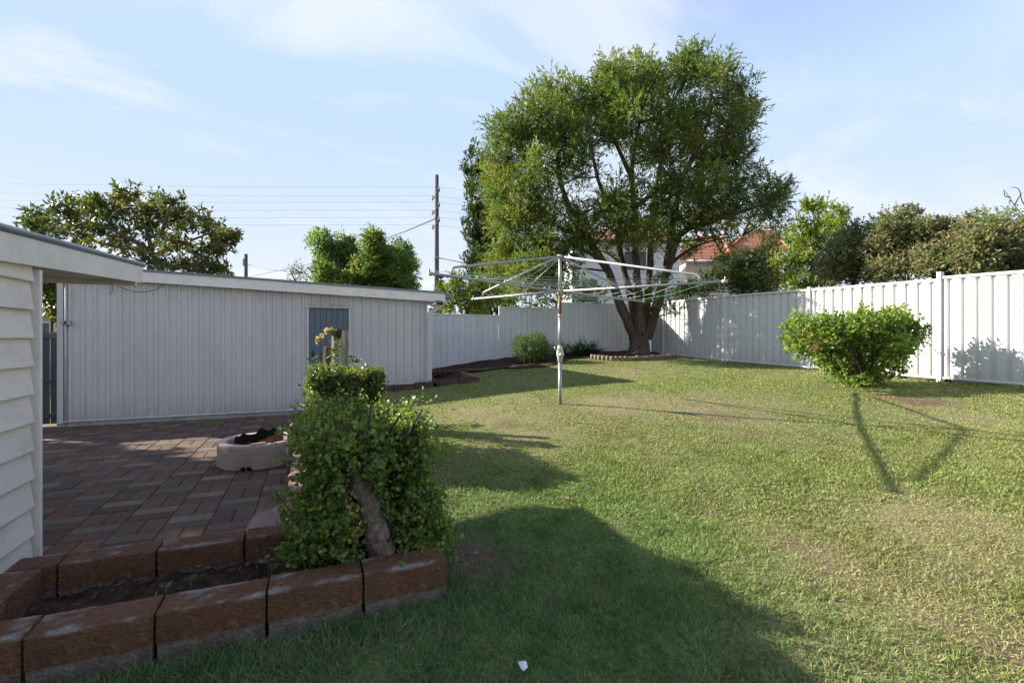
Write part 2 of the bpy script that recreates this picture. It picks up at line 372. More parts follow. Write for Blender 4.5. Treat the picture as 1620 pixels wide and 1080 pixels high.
patio()

# ------------------------------------------------------------------ house of weatherboards on the left
AW = -1.45; BW = 3.62
def weatherboard_house():
    root = empty('weatherboard_house', (AW - 1.5, 0, 0), 'cream weatherboard outbuilding with white fascia at the left edge', 'house')
    m = MB(); e = .158; z = -.25; b0, b1 = -9, BW - .055
    while z < H + .36:
        for (s0, s1) in ((b0, b1),):
            p = [(AW - .02, z + e + .02), (AW - .005, z + e + .02), (AW + .022, z + .004), (AW + .020, z), (AW - .006, z)]
            vs = [(x, s0, zz) for x, zz in p] + [(x, s1 - random.uniform(0, .006), zz) for x, zz in p]
            n = len(p); m.add(vs, [(i, (i + 1) % n, n + (i + 1) % n, n + i) for i in range(n)] + [list(range(n))[::-1], list(range(n, 2 * n))])
        z += e
    m.box((AW - 4.2, b0, -.2), (AW - .02, BW - .02, 1.66))
    m.build('cladding', M['board_paint'], root)
    t = MB(); t.box((AW - .03, BW - .028, -.2), (AW + .034, BW, 1.72), .003); t.build('corner_board', M['white_paint'], root)
    # fascia: rises away from the camera
    sl = (.656 - .538) / (5.39 - 3.23); zf = lambda b: H + .386 + (max(b, 2.9) - 3.23) * sl
    f = MB(); s0, s1 = -9, 5.39
    def slab(mb, a0, a1, dz0, dz1, q0=s0, q1=s1):
        if q0 < 2.9: slab(mb, a0, a1, dz0, dz1, 2.9, q1); q1 = 2.9
        mb.add([(a0, q0, zf(q0) + dz0), (a1, q0, zf(q0) + dz0), (a1, q1, zf(q1) + dz0), (a0, q1, zf(q1) + dz0), (a0, q0, zf(q0) + dz1), (a1, q0, zf(q0) + dz1), (a1, q1, zf(q1) + dz1), (a0, q1, zf(q1) + dz1)],
               [(0, 3, 2, 1), (4, 5, 6, 7), (0, 1, 5, 4), (1, 2, 6, 5), (2, 3, 7, 6), (3, 0, 4, 7)])
    slab(f, -1.432, -1.405, 0, .148); f.build('fascia', M['white_paint'], root)
    c = MB(); r_ = .022
    c.tube([(-1.412, s0, zf(s0) + .165), (-1.412, 2.9, zf(2.9) + .165), (-1.412, s1 + .05, zf(s1 + .05) + .165)], r_, 12)
    slab(c, -1.44, -1.425, .148, .176, s0, s1 + .04)
    c.build('roof_edge_capping', M['zinc'], root)
    rf = MB(); slab(rf, -6, -1.442, .150, .165); rf.build('roof', M['roof_sheet'], root)
    so_ = MB(); slab(so_, -5.9, -1.436, .02, .045, 3.64, 5.30); so_.build('soffit', M['white_paint'], root)
    bm_ = MB(); slab(bm_, -5.9, -1.44, -.03, .15, 5.31, 5.36); bm_.build('beam', M['white_paint'], root)
weatherboard_house()

# ------------------------------------------------------------------ grey metal shed
SHB = 9.35; SA0, SA1 = -3.47, 2.10
def rib_profile(a0, a1, sp, w0, w1, h, off=0):
    p = [(a0, 0)]; a = a0 + sp * .5 + off
    while a + w0 / 2 < a1 - .01:
        if a - w0 / 2 > a0 + .005: p += [(a - w0 / 2, 0), (a - w1 / 2, h), (a + w1 / 2, h), (a + w0 / 2, 0)]
        a += sp
    p.append((a1, 0)); return p
def shed():
    root = empty('metal_shed', ((SA0 + SA1) / 2, SHB + 1.5, 0), 'long grey shed of ribbed sheet with blue door and white fascia', 'shed')
    topz = lambda a: 2.397 + (a + 2.48) * (2.214 - 2.397) / (2.49 + 2.48)
    D0, D1, DT = -.01, .66, H + .545
    m = MB()
    def clad(a0, a1, z0, z1, off=0):
        prof = rib_profile(a0, a1, .154, .048, .026, .030, off)
        vs = []; n = len(prof)
        rows = [0, .05, .16, .40, None]; cols = []
        for r_, dz in enumerate(rows):
            for a, h in prof:
                t_ = (topz(a) - .07) if z1 is None else z1
                zz = t_ if dz is None else min(z0 + dz, t_ - .001 * (5 - r_)); vs.append((a, SHB - h, zz))
                tone = 1 + .05 * math.sin(int((a + 9) / .77) * 12.9) + random.uniform(-.012, .012); dirt = (.55, .34, .14, .0, .05)[r_] * random.uniform(.5, 1.2) if z1 is None else 0
                cols.append(tuple(c * tone * (1 - dirt) + q * dirt for c, q in zip((.57, .55, .525), (.25, .20, .16))))
        k_ = len(rows); m.add(vs, [(j * n + i, j * n + i + 1, (j + 1) * n + i + 1, (j + 1) * n + i) for j in range(k_ - 1) for i in range(n - 1)]); m.c[-len(vs):] = cols
    clad(SA0 + .06, D0 - .035, .085, None); clad(D1 + .03, SA1, .475, None); clad(D0 - .035, D1 + .03, DT + .02, None, .03)
    # side and back walls
    m.add([(SA1, SHB, .0), (SA1, SHB + 3.1, .0), (SA1, SHB + 3.1, 2.1), (SA1, SHB, 2.1)], [(0, 1, 2, 3)])
    m.add([(SA0, SHB, .0), (SA0, SHB + 3.1, .0), (SA0, SHB + 3.1, 2.25), (SA0, SHB, 2.25)], [(3, 2, 1, 0)])
    m.add([(SA0, SHB + 3.1, .0), (SA1, SHB + 3.1, .0), (SA1, SHB + 3.1, 2.2), (SA0, SHB + 3.1, 2.2)], [(0, 1, 2, 3)])
    m.build('cladding', M['shed_clad'], root)
    t = MB(); t.box((SA0 - .012, SHB - .035, .05), (SA0 + .06, SHB + .02, 2.33), .003)
    t.build('corner_trim', M['shed_paint'], root); t = MB()
    t.box((SA1 - .028, SHB - .03, .44), (SA1 + .008, SHB + .03, 2.06), .003)
    t.build('corner_trim', M['shed_paint'], root)
    fl = MB(); fl.box((SA0 + .06, SHB - .04, .075), (D0 - .035, SHB - .001, .086)); fl.box((D1 + .03, SHB - .04, .465), (SA1 - .028, SHB - .001, .476))
    fl.build('base_flashing', M['white_paint'], root)
    sl_ = MB(); sl_.box((SA0 - .02, SHB - .018, -.1), (D0 - .035, SHB + .05, .075)); sl_.box((D1 + .03, SHB - .018, 0), (SA1, SHB + .05, .465))
    sl_.build('concrete_plinth', M['concrete'], root)
    f = MB(); th = .03
    def sloped(mb, a0, a1, y0, y1, d0, d1):
        mb.add([(a0, y0, topz(a0) + d0), (a1, y0, topz(a1) + d0), (a1, y1, topz(a1) + d0), (a0, y1, topz(a0) + d0), (a0, y0, topz(a0) + d1), (a1, y0, topz(a1) + d1), (a1, y1, topz(a1) + d1), (a0, y1, topz(a0) + d1)],
               [(0, 3, 2, 1), (4, 5, 6, 7), (0, 1, 5, 4), (1, 2, 6, 5), (2, 3, 7, 6), (3, 0, 4, 7)])
    sloped(f, SA0 - .15, 2.44, SHB - .13, SHB - .105, -.187, -.022); f.build('fascia', M['white_paint'], root)
    rt = MB(); sloped(rt, SA0 - .15, 2.46, SHB - .15, SHB - .10, -.02, .012); rt.build('roof_edge_capping', M['zinc'], root)
    rf = MB(); sloped(rf, SA0 - .15, 2.45, SHB - .10, SHB + 3.3, -.02, .008); rf.build('roof', M['roof_sheet'], root)
    so_ = MB(); sloped(so_, SA0, 2.40, SHB - .104, SHB + .0, -.16, -.14); sloped(so_, SA1 + .01, 2.40, SHB + .0, SHB + 3.2, -.16, -.14); so_.build('soffit', M['shed_paint'], root)
    gt = MB(); gt.box((2.445, SHB - .16, 2.10), (2.56, SHB + 3.3, 2.205), .008); gt.build('gutter', M['zinc'], root)
    # door
    d = MB(); n = 7; w = (D1 - D0) / n
    for i in range(n): d.box((D0 + i * w + .003, SHB + .012, .03), (D0 + (i + 1) * w - .003, SHB + .035, DT), .002)
    d.box((D0, SHB + .034, .03), (D1, SHB + .05, DT))
    do = d.build('door', M['door'], root)
    h_ = MB(); h_.box((D0 + .05, SHB - .002, 1.0), (D0 + .075, SHB + .0125, 1.12), .002); h_.tube([(D0 + .062, SHB - .002, 1.06), (D0 + .062, SHB - .04, 1.06), (D0 + .14, SHB - .04, 1.06)], .008, 8)
    h_.build('handle', M['black_plastic'], do)
    fr = MB(); fr.box((D0 - .035, SHB - .02, .0), (D0, SHB + .05, DT + .0)); fr.box((D1, SHB - .02, .0), (D1 + .03, SHB + .05, DT + .0)); fr.box((D0 - .045, SHB - .022, DT), (D1 + .04, SHB + .05, DT + .02))
    fr.build('door_frame', M['shed_paint'], root)
    # downpipe with its offset
    dp = MB(); dx = 2.145
    def rect_tube(path, w, dth):
        vs = []; 
        for (x, z, ang) in path:
            for (u, v) in ((-w / 2, -dth / 2), (w / 2, -dth / 2), (w / 2, dth / 2), (-w / 2, dth / 2)):
                vs.append((x + u * math.cos(ang), SHB - .02 + v, z + u * math.sin(ang)))
        fs = [(i * 4 + k, i * 4 + (k + 1) % 4, (i + 1) * 4 + (k + 1) % 4, (i + 1) * 4 + k) for i in range(len(path) - 1) for k in range(4)]
        dp.add(vs, fs + [(0, 1, 2, 3), tuple(len(vs) - 4 + k for k in range(4))])
    rect_tube([(dx, .52, 0), (dx, 1.79, 0), (dx + .035, 1.83, -.45), (dx + .28, 2.03, -.45), (dx + .315, 2.08, 0), (dx + .315, 2.12, 0)], .09, .06)
    dp.build('downpipe', M['shed_paint'], root)
    sh = MB(); sh.box((dx - .045, SHB - .055, .41), (dx + .045, SHB + .015, .52), .004); sh.build('downpipe_shoe', M['galv'], root)
    # conduit, junction box, old cable stapled under the fascia
    c = MB(); c.tube([(SA0 + .09, SHB - .03, -.0), (SA0 + .09, SHB - .03, 2.2)], .011, 8); c.build('conduit', M['shed_paint'], root)
    j = MB(); j.box((SA0 + .06, SHB - .07, 1.53), (SA0 + .17, SHB - .028, 1.60), .005); j.build('junction_box', M['concrete'], root)
    j2 = MB(); j2.tube([(SA0 + .10, SHB - .076, 1.562), (SA0 + .10, SHB - .069, 1.562)], .018, 10); j2.build('socket_hole', M['black_plastic'], root)
    v = MB()
    def sag(pts, r=.004): v.tube([P(x, y, dd) for x, y, dd in pts], r, 5)
    dd = 7.5
    sag([(176, 447, dd), (179, 455, dd), (178, 460, dd), (173, 466, dd)]); sag([(181, 447, dd), (192, 455, dd), (210, 461, dd), (232, 461.5, dd), (248, 458, dd), (256, 452, dd), (260, 448, dd)], .005)
    sag([(241, 461, dd), (242, 469, dd)], .003); sag([(262, 462, dd), (263, 472, dd), (268, 478, dd)], .002); sag([(270, 470, dd), (280, 475, dd), (286, 482, dd)], .002)
    sag([(409, 458, 8.25), (410, 470, 8.25), (412, 478, 8.25)], .003)
    v.build('dry_vine', M['cable'], root)
shed()
def floodlight():
    b = P(694, 478, 9.35)
    root = empty('floodlight', b, 'small black floodlight under the right end of the shed fascia', 'floodlight')
    m = MB(); m.box((b.x - .07, b.y - .08, b.z - .005), (b.x + .06, b.y - .02, b.z + .03), .006); m.build('hood', M['zinc'], root)
    m = MB(); m.box((b.x + .03, b.y - .05, b.z - .05), (b.x + .08, b.y + .03, b.z - .006), .006); m.tube([(b.x - .06, b.y - .05, b.z - .03), (b.x + .03, b.y - .03, b.z - .03)], .016, 8); m.build('bracket', M['black_plastic'], root)
    m = MB(); m.lathe([(.001, .0), (.028, .003), (.032, .025), (.015, .04), (.001, .045)], (b.x - .085, b.y - .05, b.z - .055), 14); m.build('sensor', M['white_plastic'], root)
floodlight()

# dark paling gate between shed and house
def gate():
    root = empty('paling_gate', (-3.9, 9.5, 0), 'dark grey paling gate between the shed corner and the weatherboard wall', 'gate')
    a = -4.75; m = MB(); k = 0
    while a < SA0 - .04:
        m.box((a, 9.5, .035), (min(a + .115, SA0 - .015), 9.522, 1.425 + random.uniform(-.004, .004)), .003); a += .125
    m.build('palings', M['dark_gate'], root)
    m = MB(); m.box((-4.8, 9.478, 1.33), (SA0 - .015, 9.499, 1.40), .003); m.box((-4.8, 9.478, .12), (SA0 - .015, 9.499, .19), .003); m.box((-4.8, 9.478, .66), (SA0 - .015, 9.499, .70), .003); m.build('rail', M['dark_gate'], root)
gate()

# ------------------------------------------------------------------ fences
def back_fence():
    root = empty('back_fence', (6, 12.68, .6), 'old white vertical board fence stepping up behind the lawn from shed to tree', 'fence')
    secs = [(1.9, 4.86, H + .65), (4.90, 6.72, H + .885), (6.76, 10.0, H + 1.063)]
    for a0, a1, zt in secs:
        m = MB(); a = a0; w = .166
        while a < a1 - .02:
            e = min(a + w, a1); z0 = g1((a + e) / 2, 12.65) + .01 + random.uniform(-.008, .012)
            m.box((a + .005, 12.65 + random.uniform(0, .004), z0), (e - .005, 12.672, zt - .035), .004); a += w
        m.box((a0, 12.668, g1(a0, 12.65)), (a1, 12.676, zt - .06))
        m.build('panel', M['fence_old'], root)
        c = MB(); c.box((a0 - .02, 12.63, zt - .035), (a1 + .0, 12.695, zt), .004); c.build('capping', M['fence_old'], root)
    for a, zt in ((4.88, H + .90), (6.74, H + 1.08), (9.30, H + 1.02)):
        p = MB(); p.box((a - .022, 12.615, g1(a, 12.65) - .05), (a + .022, 12.649, zt), .003); p.build('post', M['fence_old'], root)
back_fence()
AF = 10.05
def right_fence():
    root = empty('steel_fence', (AF, 5, .6), 'white ribbed steel panel fence along the right side of the lawn', 'fence')
    posts = [-4.56, -2.19, .18, 2.55, 4.92, 7.29, 9.66, 12.03]
    top = lambda b: H + np.interp(b, [-5, 3.8, 4.9, 7.3, 9.66, 12.1, 12.7], [.9, .985, 1.03, 1.075, 1.12, 1.12, 1.12])
    bot = lambda b: H + np.interp(b, [-5, 3.8, 4.92, 7.29, 9.66, 12.03, 12.7], [-.80, -.73, -.70, -.645, -.585, -.485, -.44])
    edges = posts + [12.64]
    for i in range(len(edges) - 1):
        b0, b1 = edges[i], edges[i + 1]
        dz = .035 if b1 <= 4.93 else 0
        m = MB(); prof = rib_profile(b0 + .03, b1 - .03, .192, .072, .050, .040)
        vs = []; n = len(prof)
        cols = []; tn = random.uniform(.96, 1.02)
        for r_, dq in enumerate((0, .05, .14, .45, None)):
            for b, h in prof:
                vs.append((AF + h, b, (top(b) + dz - .03) if dq is None else bot(b) + .02 + dq)); dirt = (.5, .28, .10, .0, .04)[r_] * random.uniform(.4, 1.3)
                cols.append(tuple(c * tn * (1 - dirt) + q * dirt for c, q in zip((.64, .64, .625), (.34, .27, .20))))
        m.add(vs, [(j * n + k, (j + 1) * n + k, (j + 1) * n + k + 1, j * n + k + 1) for j in range(4) for k in range(n - 1)]); m.c[-len(vs):] = cols
        m.build('panel', M['fence_sheet'], root)
        for nm, fn, o, hh in (('top_rail', top, dz, .045), ('bottom_rail', bot, 0, .04)):
            r = MB(); zz0 = fn(b0 + .03) + o; zz1 = fn(b1 - .03) + o
            zl = lambda z: (z - hh, z) if nm == 'top_rail' else (z, z + hh)
            x0, x1 = AF - .022, AF + .06; y0, y1 = b0 + .03, b1 - .03
            prof2 = [(x0, 0), (x0 + .006, -.0), (x0, .25), (x0, .75), (x0 + .012, 1), (x1, 1), (x1, 0)]
            vs = [(x, y0, zl(zz0)[0] + t * hh) for x, t in prof2] + [(x, y1, zl(zz1)[0] + t * hh) for x, t in prof2]
            q = len(prof2); r.add(vs, [(k, (k + 1) % q, q + (k + 1) % q, q + k) for k in range(q)] + [list(range(q)), list(range(q, 2 * q))[::-1]])
            r.build(nm, M['white_metal'], root)
    for b in posts:
        p = MB(); ex = .115 if abs(b - 4.92) < .01 else .04
        # channel post: two flanges with a groove
        zb, zt = bot(b) - .06, top(b) + ex
        p.box((AF - .045, b - .032, zb), (AF + .06, b - .004, zt), .003); p.box((AF - .045, b + .004, zb), (AF + .06, b + .032, zt), .003); p.box((AF - .025, b - .005, zb), (AF + .055, b + .005, zt - .003))
        p.build('post', M['white_metal'], root)
right_fence()

# ------------------------------------------------------------------ garden bed of blocks in the foreground
BT = H - 1.09
blocks = []
def one_block(lo, hi, label, grp='red blocks edging the front bed', base=True, rot=0.0):
    c = Vector(((lo[0] + hi[0]) / 2, (lo[1] + hi[1]) / 2, lo[2]))
    root = empty('edging_block', c, label, 'block', grp)
    bm = bmesh.new(); bmesh.ops.create_cube(bm, size=1)
    for v in bm.verts: v.co = Vector(((v.co.x) * (hi[0] - lo[0]), v.co.y * (hi[1] - lo[1]), (v.co.z + .5) * (hi[2] - lo[2] - .072) + .072))
    bmesh.ops.subdivide_edges(bm, edges=bm.edges[:], cuts=15, use_grid_fill=True)
    bm.normal_update()
    vs = list(bm.verts)
    hx, hy = (hi[0] - lo[0]) / 2, (hi[1] - lo[1]) / 2; hz = hi[2] - lo[2]
    for v in vs:
        near = sum((abs(abs(v.co.x) - hx) < 1e-4, abs(abs(v.co.y) - hy) < 1e-4, abs(v.co.z - hz) < 1e-4))
        s = .001 + (.0028 * random.random() if near >= 2 else 0)
        v.co -= Vector((math.copysign(s * (near >= 2) * random.random(), v.co.x), math.copysign(s * (near >= 2), v.co.y), s * (near >= 2)))
        v.co += Vector((random.uniform(-1, 1), random.uniform(-1, 1), random.uniform(-1, 1))) * .0009
    for f in bm.faces: f.smooth = False
    me = bpy.data.meshes.new('block_body'); bm.to_mesh(me); bm.free()
    co = np.array([v.co[:] for v in me.vertices]); sx, sy = random.uniform(0, 40), random.uniform(0, 40)
    edge = np.clip(1 - np.minimum(hz - co[:, 2], .05) / .022, 0, 1) * np.clip(1 - (hy - np.abs(co[:, 1])) / .035, 0, 1)
    crust = np.clip((edge * .8 + (fbm(co[:, 0] + sx, co[:, 1] + sy, 9, 3) - .52) * 3.0 * (co[:, 2] > hz - .012) + vnoise(co[:, 0], co[:, 1] + co[:, 2], 34, sx) - .95) * 1.6, 0, .9)
    tone = (.8 + .5 * fbm(co[:, 0] + sx, co[:, 1] + co[:, 2] + sy, 5))[:, None]
    cc = np.array((.130, .066, .038)) * tone * (1 - crust[:, None]) + np.array((.25, .225, .20)) * crust[:, None]
    moss = (np.clip((fbm(co[:, 0] + sy, co[:, 2] * 2 + sx, 7, 6) - .5) * 3, 0, .5) * (co[:, 2] < hz - .05))[:, None]
    cc = cc * (1 - moss) + np.array((.085, .075, .045)) * moss
    ca = me.color_attributes.new('Col', 'FLOAT_COLOR', 'POINT'); c4 = np.ones((len(co), 4), np.float32); c4[:, :3] = cc; ca.data.foreach_set('color', c4.ravel())
    o = link('block_body', me, M['block_body']); o.parent = root; o.rotation_euler.z = rot
    b = MB(); b.box((-hx + .003, -hy + .003, -.12), (hx - .003, hy - .003, .073), .006); bb = b.build('mortar_base', M['block_base']); bb.parent = root; bb.rotation_euler.z = rot
    return root
def bed():
    fl = ['red edging block at the right end of the front row, beside the lawn', 'red edging block below the thick trunk, second from the right end of the front row', 'long red edging block in the middle of the front row, third from its right end',
          'red edging block with pale lime stains, fourth from the right end of the front row', 'red edging block at the left end of the front row, cut by the picture edge', 'edging block sixth from the right end of the front row', 'edging block at the left end of the front row']
    a = .63
    for i in range(5):
        one_block((a - .396, 2.33 + random.uniform(-.006, .006), BT - .20), (a - .004, 2.495, BT + random.uniform(-.006, .006)), fl[i], rot=random.uniform(-.008, .008)); a -= .4
    bl = ['red edging block of the rear row beside the hedge, partly in sun', 'red edging block of the rear row second from the hedge', 'red edging block with white crust in the rear row, third from the hedge', 'short corner block of the rear row beside the cream wall']
    a = -.02
    for i, w in enumerate((.31, .40, .40, .20)):
        one_block((a - w + .005, 3.02 + random.uniform(-.006, .006), BT - .20), (a - .005, 3.175, BT + random.uniform(-.005, .005)), bl[i]); a -= w
    b = 3.01; ll = ['red edging block along the cream weatherboard wall, near the corner', 'red edging block along the cream weatherboard wall, nearer the camera']
    for i in range(2):
        one_block((-1.345, b - .30, BT - .20), (-1.175, b - .006, BT), ll[i]); b -= .30
    # soil
    tag(link('bed_soil', grid_mesh('bed_soil', -1.6, .62, 2.36, 3.12, .018, lambda a, b: (b > 2.38) & (b < 3.10), lambda a, b: BT - .15 + .05 * np.clip((a + .2), 0, .8) + (fbm(a, b, 9, 1, 5) - .5) * .08 + (np.clip(fbm(a, b, 34, 5, 3), .5, 1) - .5) * .09), M['soil']), kind='structure')
bed()
# hedge wall: coping and face along the patio
def hedge_wall():
    root = empty('retaining_wall', (-.07, 5.5, 0), 'low brick retaining wall with paver coping between patio and hedge', 'wall')
    m = MB(); m.box((-.135, 3.18, -.1), (.0, 8.0, .115)); m.box((.0, 7.86, -.1), (.78, 8.0, .30)); m.box((.66, 8.0, -.1), (.78, 9.3, .38)); m.build('wall_face', M['block'], root)
    c = MB(); b = 3.185
    while b < 7.95:
        f = random.uniform(.85, 1.12); c.col = tuple(x * f for x in random.choice([(.26, .15, .12), (.23, .14, .115), (.28, .17, .135)]))
        c.box((-.155, b + .002, .116), (.03, b + .113, .172 + random.uniform(-.002, .003)), .004); b += .116
    c.build('coping', M['paver'], root)
    tag(link('hedge_soil', grid_mesh('hedge_soil', -.005, .75, 3.08, 7.95, .03, lambda a, b: a > -9, lambda a, b: np.maximum(.13, gz(a, b) + .02) + (fbm(a, b, 7) - .5) * .06), M['soil']), kind='structure')
hedge_wall()
def flagstone():
    z = .012; m = MB(); p = [(-.40, 3.22), (-.14, 3.36), (-.14, 4.02), (-.36, 3.95), (-.40, 3.6)]
    n = len(p); dz = [0, .02, .035, .02, .01]
    m.add([(x, y, z + d) for (x, y), d in zip(p, dz)] + [(x, y, z + d + .04) for (x, y), d in zip(p, dz)], [list(range(n))[::-1], list(range(n, 2 * n))] + [(i, (i + 1) % n, n + (i + 1) % n, n + i) for i in range(n)])
    tag(m.build('flagstone', M['flag']), 'loose pinkish stone slab tilted over a gap in the patio paving', 'slab')
    s = MB(); bm = bmesh.new(); bmesh.ops.create_icosphere(bm, subdivisions=2, radius=.06)
    for v in bm.verts: v.co = Vector((v.co.x * 1.1, v.co.y * .8, v.co.z * .6)) * random.uniform(.88, 1.1) + Vector((-.10, 4.35, .205))
    me = bpy.data.meshes.new('stone'); bm.to_mesh(me); bm.free(); tag(link('stone', me, M['flag']), 'small brown stone on the coping beside the hedge', 'stone')
flagstone()
def pipe_rail(pts, r, label):
    m = MB(); m.tube(pts, r, 10); tag(m.build('pipe_hoop', M['galv']), label, 'pipe', 'bent grey pipe hoops')
c0 = Vector((-.185, 5.05, 0)); 
pipe_rail([c0 + Vector(q) for q in ((0, 0, 0), (0, 0, .40), (.008, .03, .455), (.02, .10, .485), (.05, .30, .49), (.10, .40, .47))], .0125, 'bent grey pipe hoop beside the patio and hedge wall')
c1 = P(601, 640, 7.4)
pipe_rail([c1 + Vector(q) for q in ((0, 0, -.1), (0, 0, .24), (-.015, .02, .29), (-.06, .06, .315), (-.16, .1, .32))], .014, 'bent grey pipe hoop between the far hedge and the shed')

# tub with rusted ring
def tub():
    c = P(410, 735, 5.25); c.z = 0
    root = empty('concrete_tub', c, 'round pale concrete tub with brick pattern standing on the patio', 'tub')
    Rr = .392; n = 96; hgt = .255
    m = MB(); prof = [(Rr - .085, .045), (Rr - .085, hgt - .02), (Rr - .075, hgt - .004), (Rr - .02, hgt), (Rr - .006, hgt - .006), (Rr, hgt - .02)]
    rows = 6; rh = (hgt - .03) / rows
    z = hgt - .022
    for r in range(rows): prof += [(Rr, z - .003), (Rr, z - rh + .004), (Rr - .005, z - rh + .003), (Rr - .005, z - rh)]; z -= rh
    prof += [(Rr - .012, .0), (Rr - .085, .0), (Rr - .085, .045)]
    vs = []; fs = []; q = len(prof)
    for k in range(n):
        a = 2 * math.pi * k / n; lump = 1 + .004 * math.sin(a * 3 + 1) + random.uniform(-.002, .002)
        for r_, z_ in prof:
            foot = z_ < .03 and (math.cos(a * 4 + .9) > .86)
            vs.append((c.x + r_ * lump * math.cos(a), c.y + r_ * lump * math.sin(a), z_ + (.042 if foot and z_ < .02 else 0)))
    for k in range(n):
        for i in range(q - 1): fs.append((k * q + i, ((k + 1) % n) * q + i, ((k + 1) % n) * q + i + 1, k * q + i + 1))
    m.add(vs, fs, False)
    for r in range(rows):            # perpends of the brick pattern: thin raised slivers between courses
        z1 = hgt - .026 - r * rh
        for k in range(30):
            a = 2 * math.pi * (k + .5 * (r % 2)) / 30 + random.uniform(-.01, .01)
            w = .0035 / Rr
            m.add([(c.x + (Rr + .0018) * math.cos(a + s * w), c.y + (Rr + .0018) * math.sin(a + s * w), zz) for s, zz in ((-1, z1 - rh + .006), (1, z1 - rh + .006), (1, z1), (-1, z1))], [(0, 1, 2, 3)])
    m.build('tub_wall', M['tub'], root)
    s = MB(); s.lathe([(.001, .12), (Rr - .086, .12)], (c.x, c.y, 0), 32); s.build('ash_fill', M['char'], root)
    # ring
    rr = empty('fire_ring', (c.x, c.y, .12), 'rusty torn steel ring with sooty inside standing in the concrete tub', 'fire ring')
    for nm, mt, dr in (('ring_shell', M['rust'], 0), ('sooty_lining', M['char'], -.006)):
        g = MB(); n2 = 64; vs = []
        for k in range(n2 + 1):
            a = 2 * math.pi * k / n2; d = Vector((math.cos(a), math.sin(a)))
            cc = d.x * SY + d.y * CY        # towards the back
            lat = d.x * CY - d.y * SY
            top = .275 + .055 * max(0, lat) + .035 * cc + .012 * math.sin(9 * a) * (lat < .3) + random.uniform(-.006, .006) - (.03 if -.9 < lat < -.55 else 0)
            ra = .235 + dr
            for zz in (.10, .19, top): vs.append((c.x + ra * d.x, c.y + ra * d.y, zz))
        g.add(vs, [(k * 3 + i, k * 3 + 3 + i, k * 3 + 4 + i, k * 3 + 1 + i) for k in range(n2) for i in range(2)], True)
        g.build(nm, mt, rr)
    b = MB(); Mx = Matrix.Translation((c.x + .02, c.y - .345, hgt + .006)) @ Matrix.Rotation(R(24), 4, 'Z'); b.box((-.07, -.02, -.004), (.07, .02, .008), .003, Mx)
    tag(b.build('brick_chip', M['tub']), 'thin pale chip of brick lying on the tub rim', 'brick chip')
tub()

# ------------------------------------------------------------------ foliage machinery
def unit(v): return v / (np.linalg.norm(v, axis=-1, keepdims=True) + 1e-9)
def leaf_mesh(name, C, D, Nn, Ln, Wd, Cc, shape='diamond'):
    """C base points, D axis directions, Nn rough normals"""
    n = len(C); D = unit(D); S = unit(np.cross(D, Nn)); U = np.cross(S, D)
    Ln = np.broadcast_to(np.asarray(Ln, float), (n,))[:, None]; Wd = np.broadcast_to(np.asarray(Wd, float), (n,))[:, None]
    if shape == 'diamond':
        V = np.stack([C, C + D * Ln * .45 + S * Wd * .5 + U * Wd * .12, C + D * Ln, C + D * Ln * .45 - S * Wd * .5 + U * Wd * .12], 1); k = 4
        loops = np.arange(n * 4).reshape(n, 4); sizes = np.full(n, 4)
    elif shape == 'oval':
        pts = [(0, 0, 0), (.22, .36, .10), (.6, .5, .14), (.9, .28, .08), (1.0, 0, -.02), (.9, -.28, .08), (.6, -.5, .14), (.22, -.36, .10)]
        V = np.stack([C + D * Ln * x + S * Wd * y + U * Wd * z for x, y, z in pts], 1); k = 8
        b = np.arange(n)[:, None] * 8
        loops = np.concatenate([b + np.array([[0, 1, 2, 3, 4]]), b + np.array([[0, 4, 5, 6, 7]])], 1).ravel(); sizes = np.full(n * 2, 5)
    elif shape == 'strap':
        pts = [(0, .5, 0), (0, -.5, 0), (.55, .5, 0), (.55, -.5, 0), (1, 0, 0)]
        droop = np.array([0, 0, 0, 0, -.18])
        V = np.stack([C + D * Ln * x + S * Wd * y + U * Ln * dr for (x, y, _), dr in zip(pts, droop)], 1); k = 5
        b = np.arange(n)[:, None] * 5
        loops = np.concatenate([b + np.array([[0, 1, 3, 2]]), b + np.array([[2, 3, 4]])], 1).ravel(); sizes = np.tile([4, 3], n)
    return np_mesh(name, V.reshape(-1, 3), loops, sizes, np.repeat(Cc, k, 0))
def ell_points(n, c, r, lo=.35, hi=1.0, zmin=-1.0):
    d = unit(rng.normal(size=(n * 2, 3))); d = d[d[:, 2] > zmin][:n]; n = len(d)
    q = (lo ** 3 + (hi ** 3 - lo ** 3) * rng.random(n)) ** (1 / 3)
    return np.asarray(c) + d * q[:, None] * np.asarray(r), d
def leaf_cols(n, pal, jit=.18):
    pal = np.asarray(pal, float); i = rng.integers(0, len(pal), n)
    return pal[i] * (1 + jit * rng.normal(size=(n, 1))).clip(.4, 1.8)
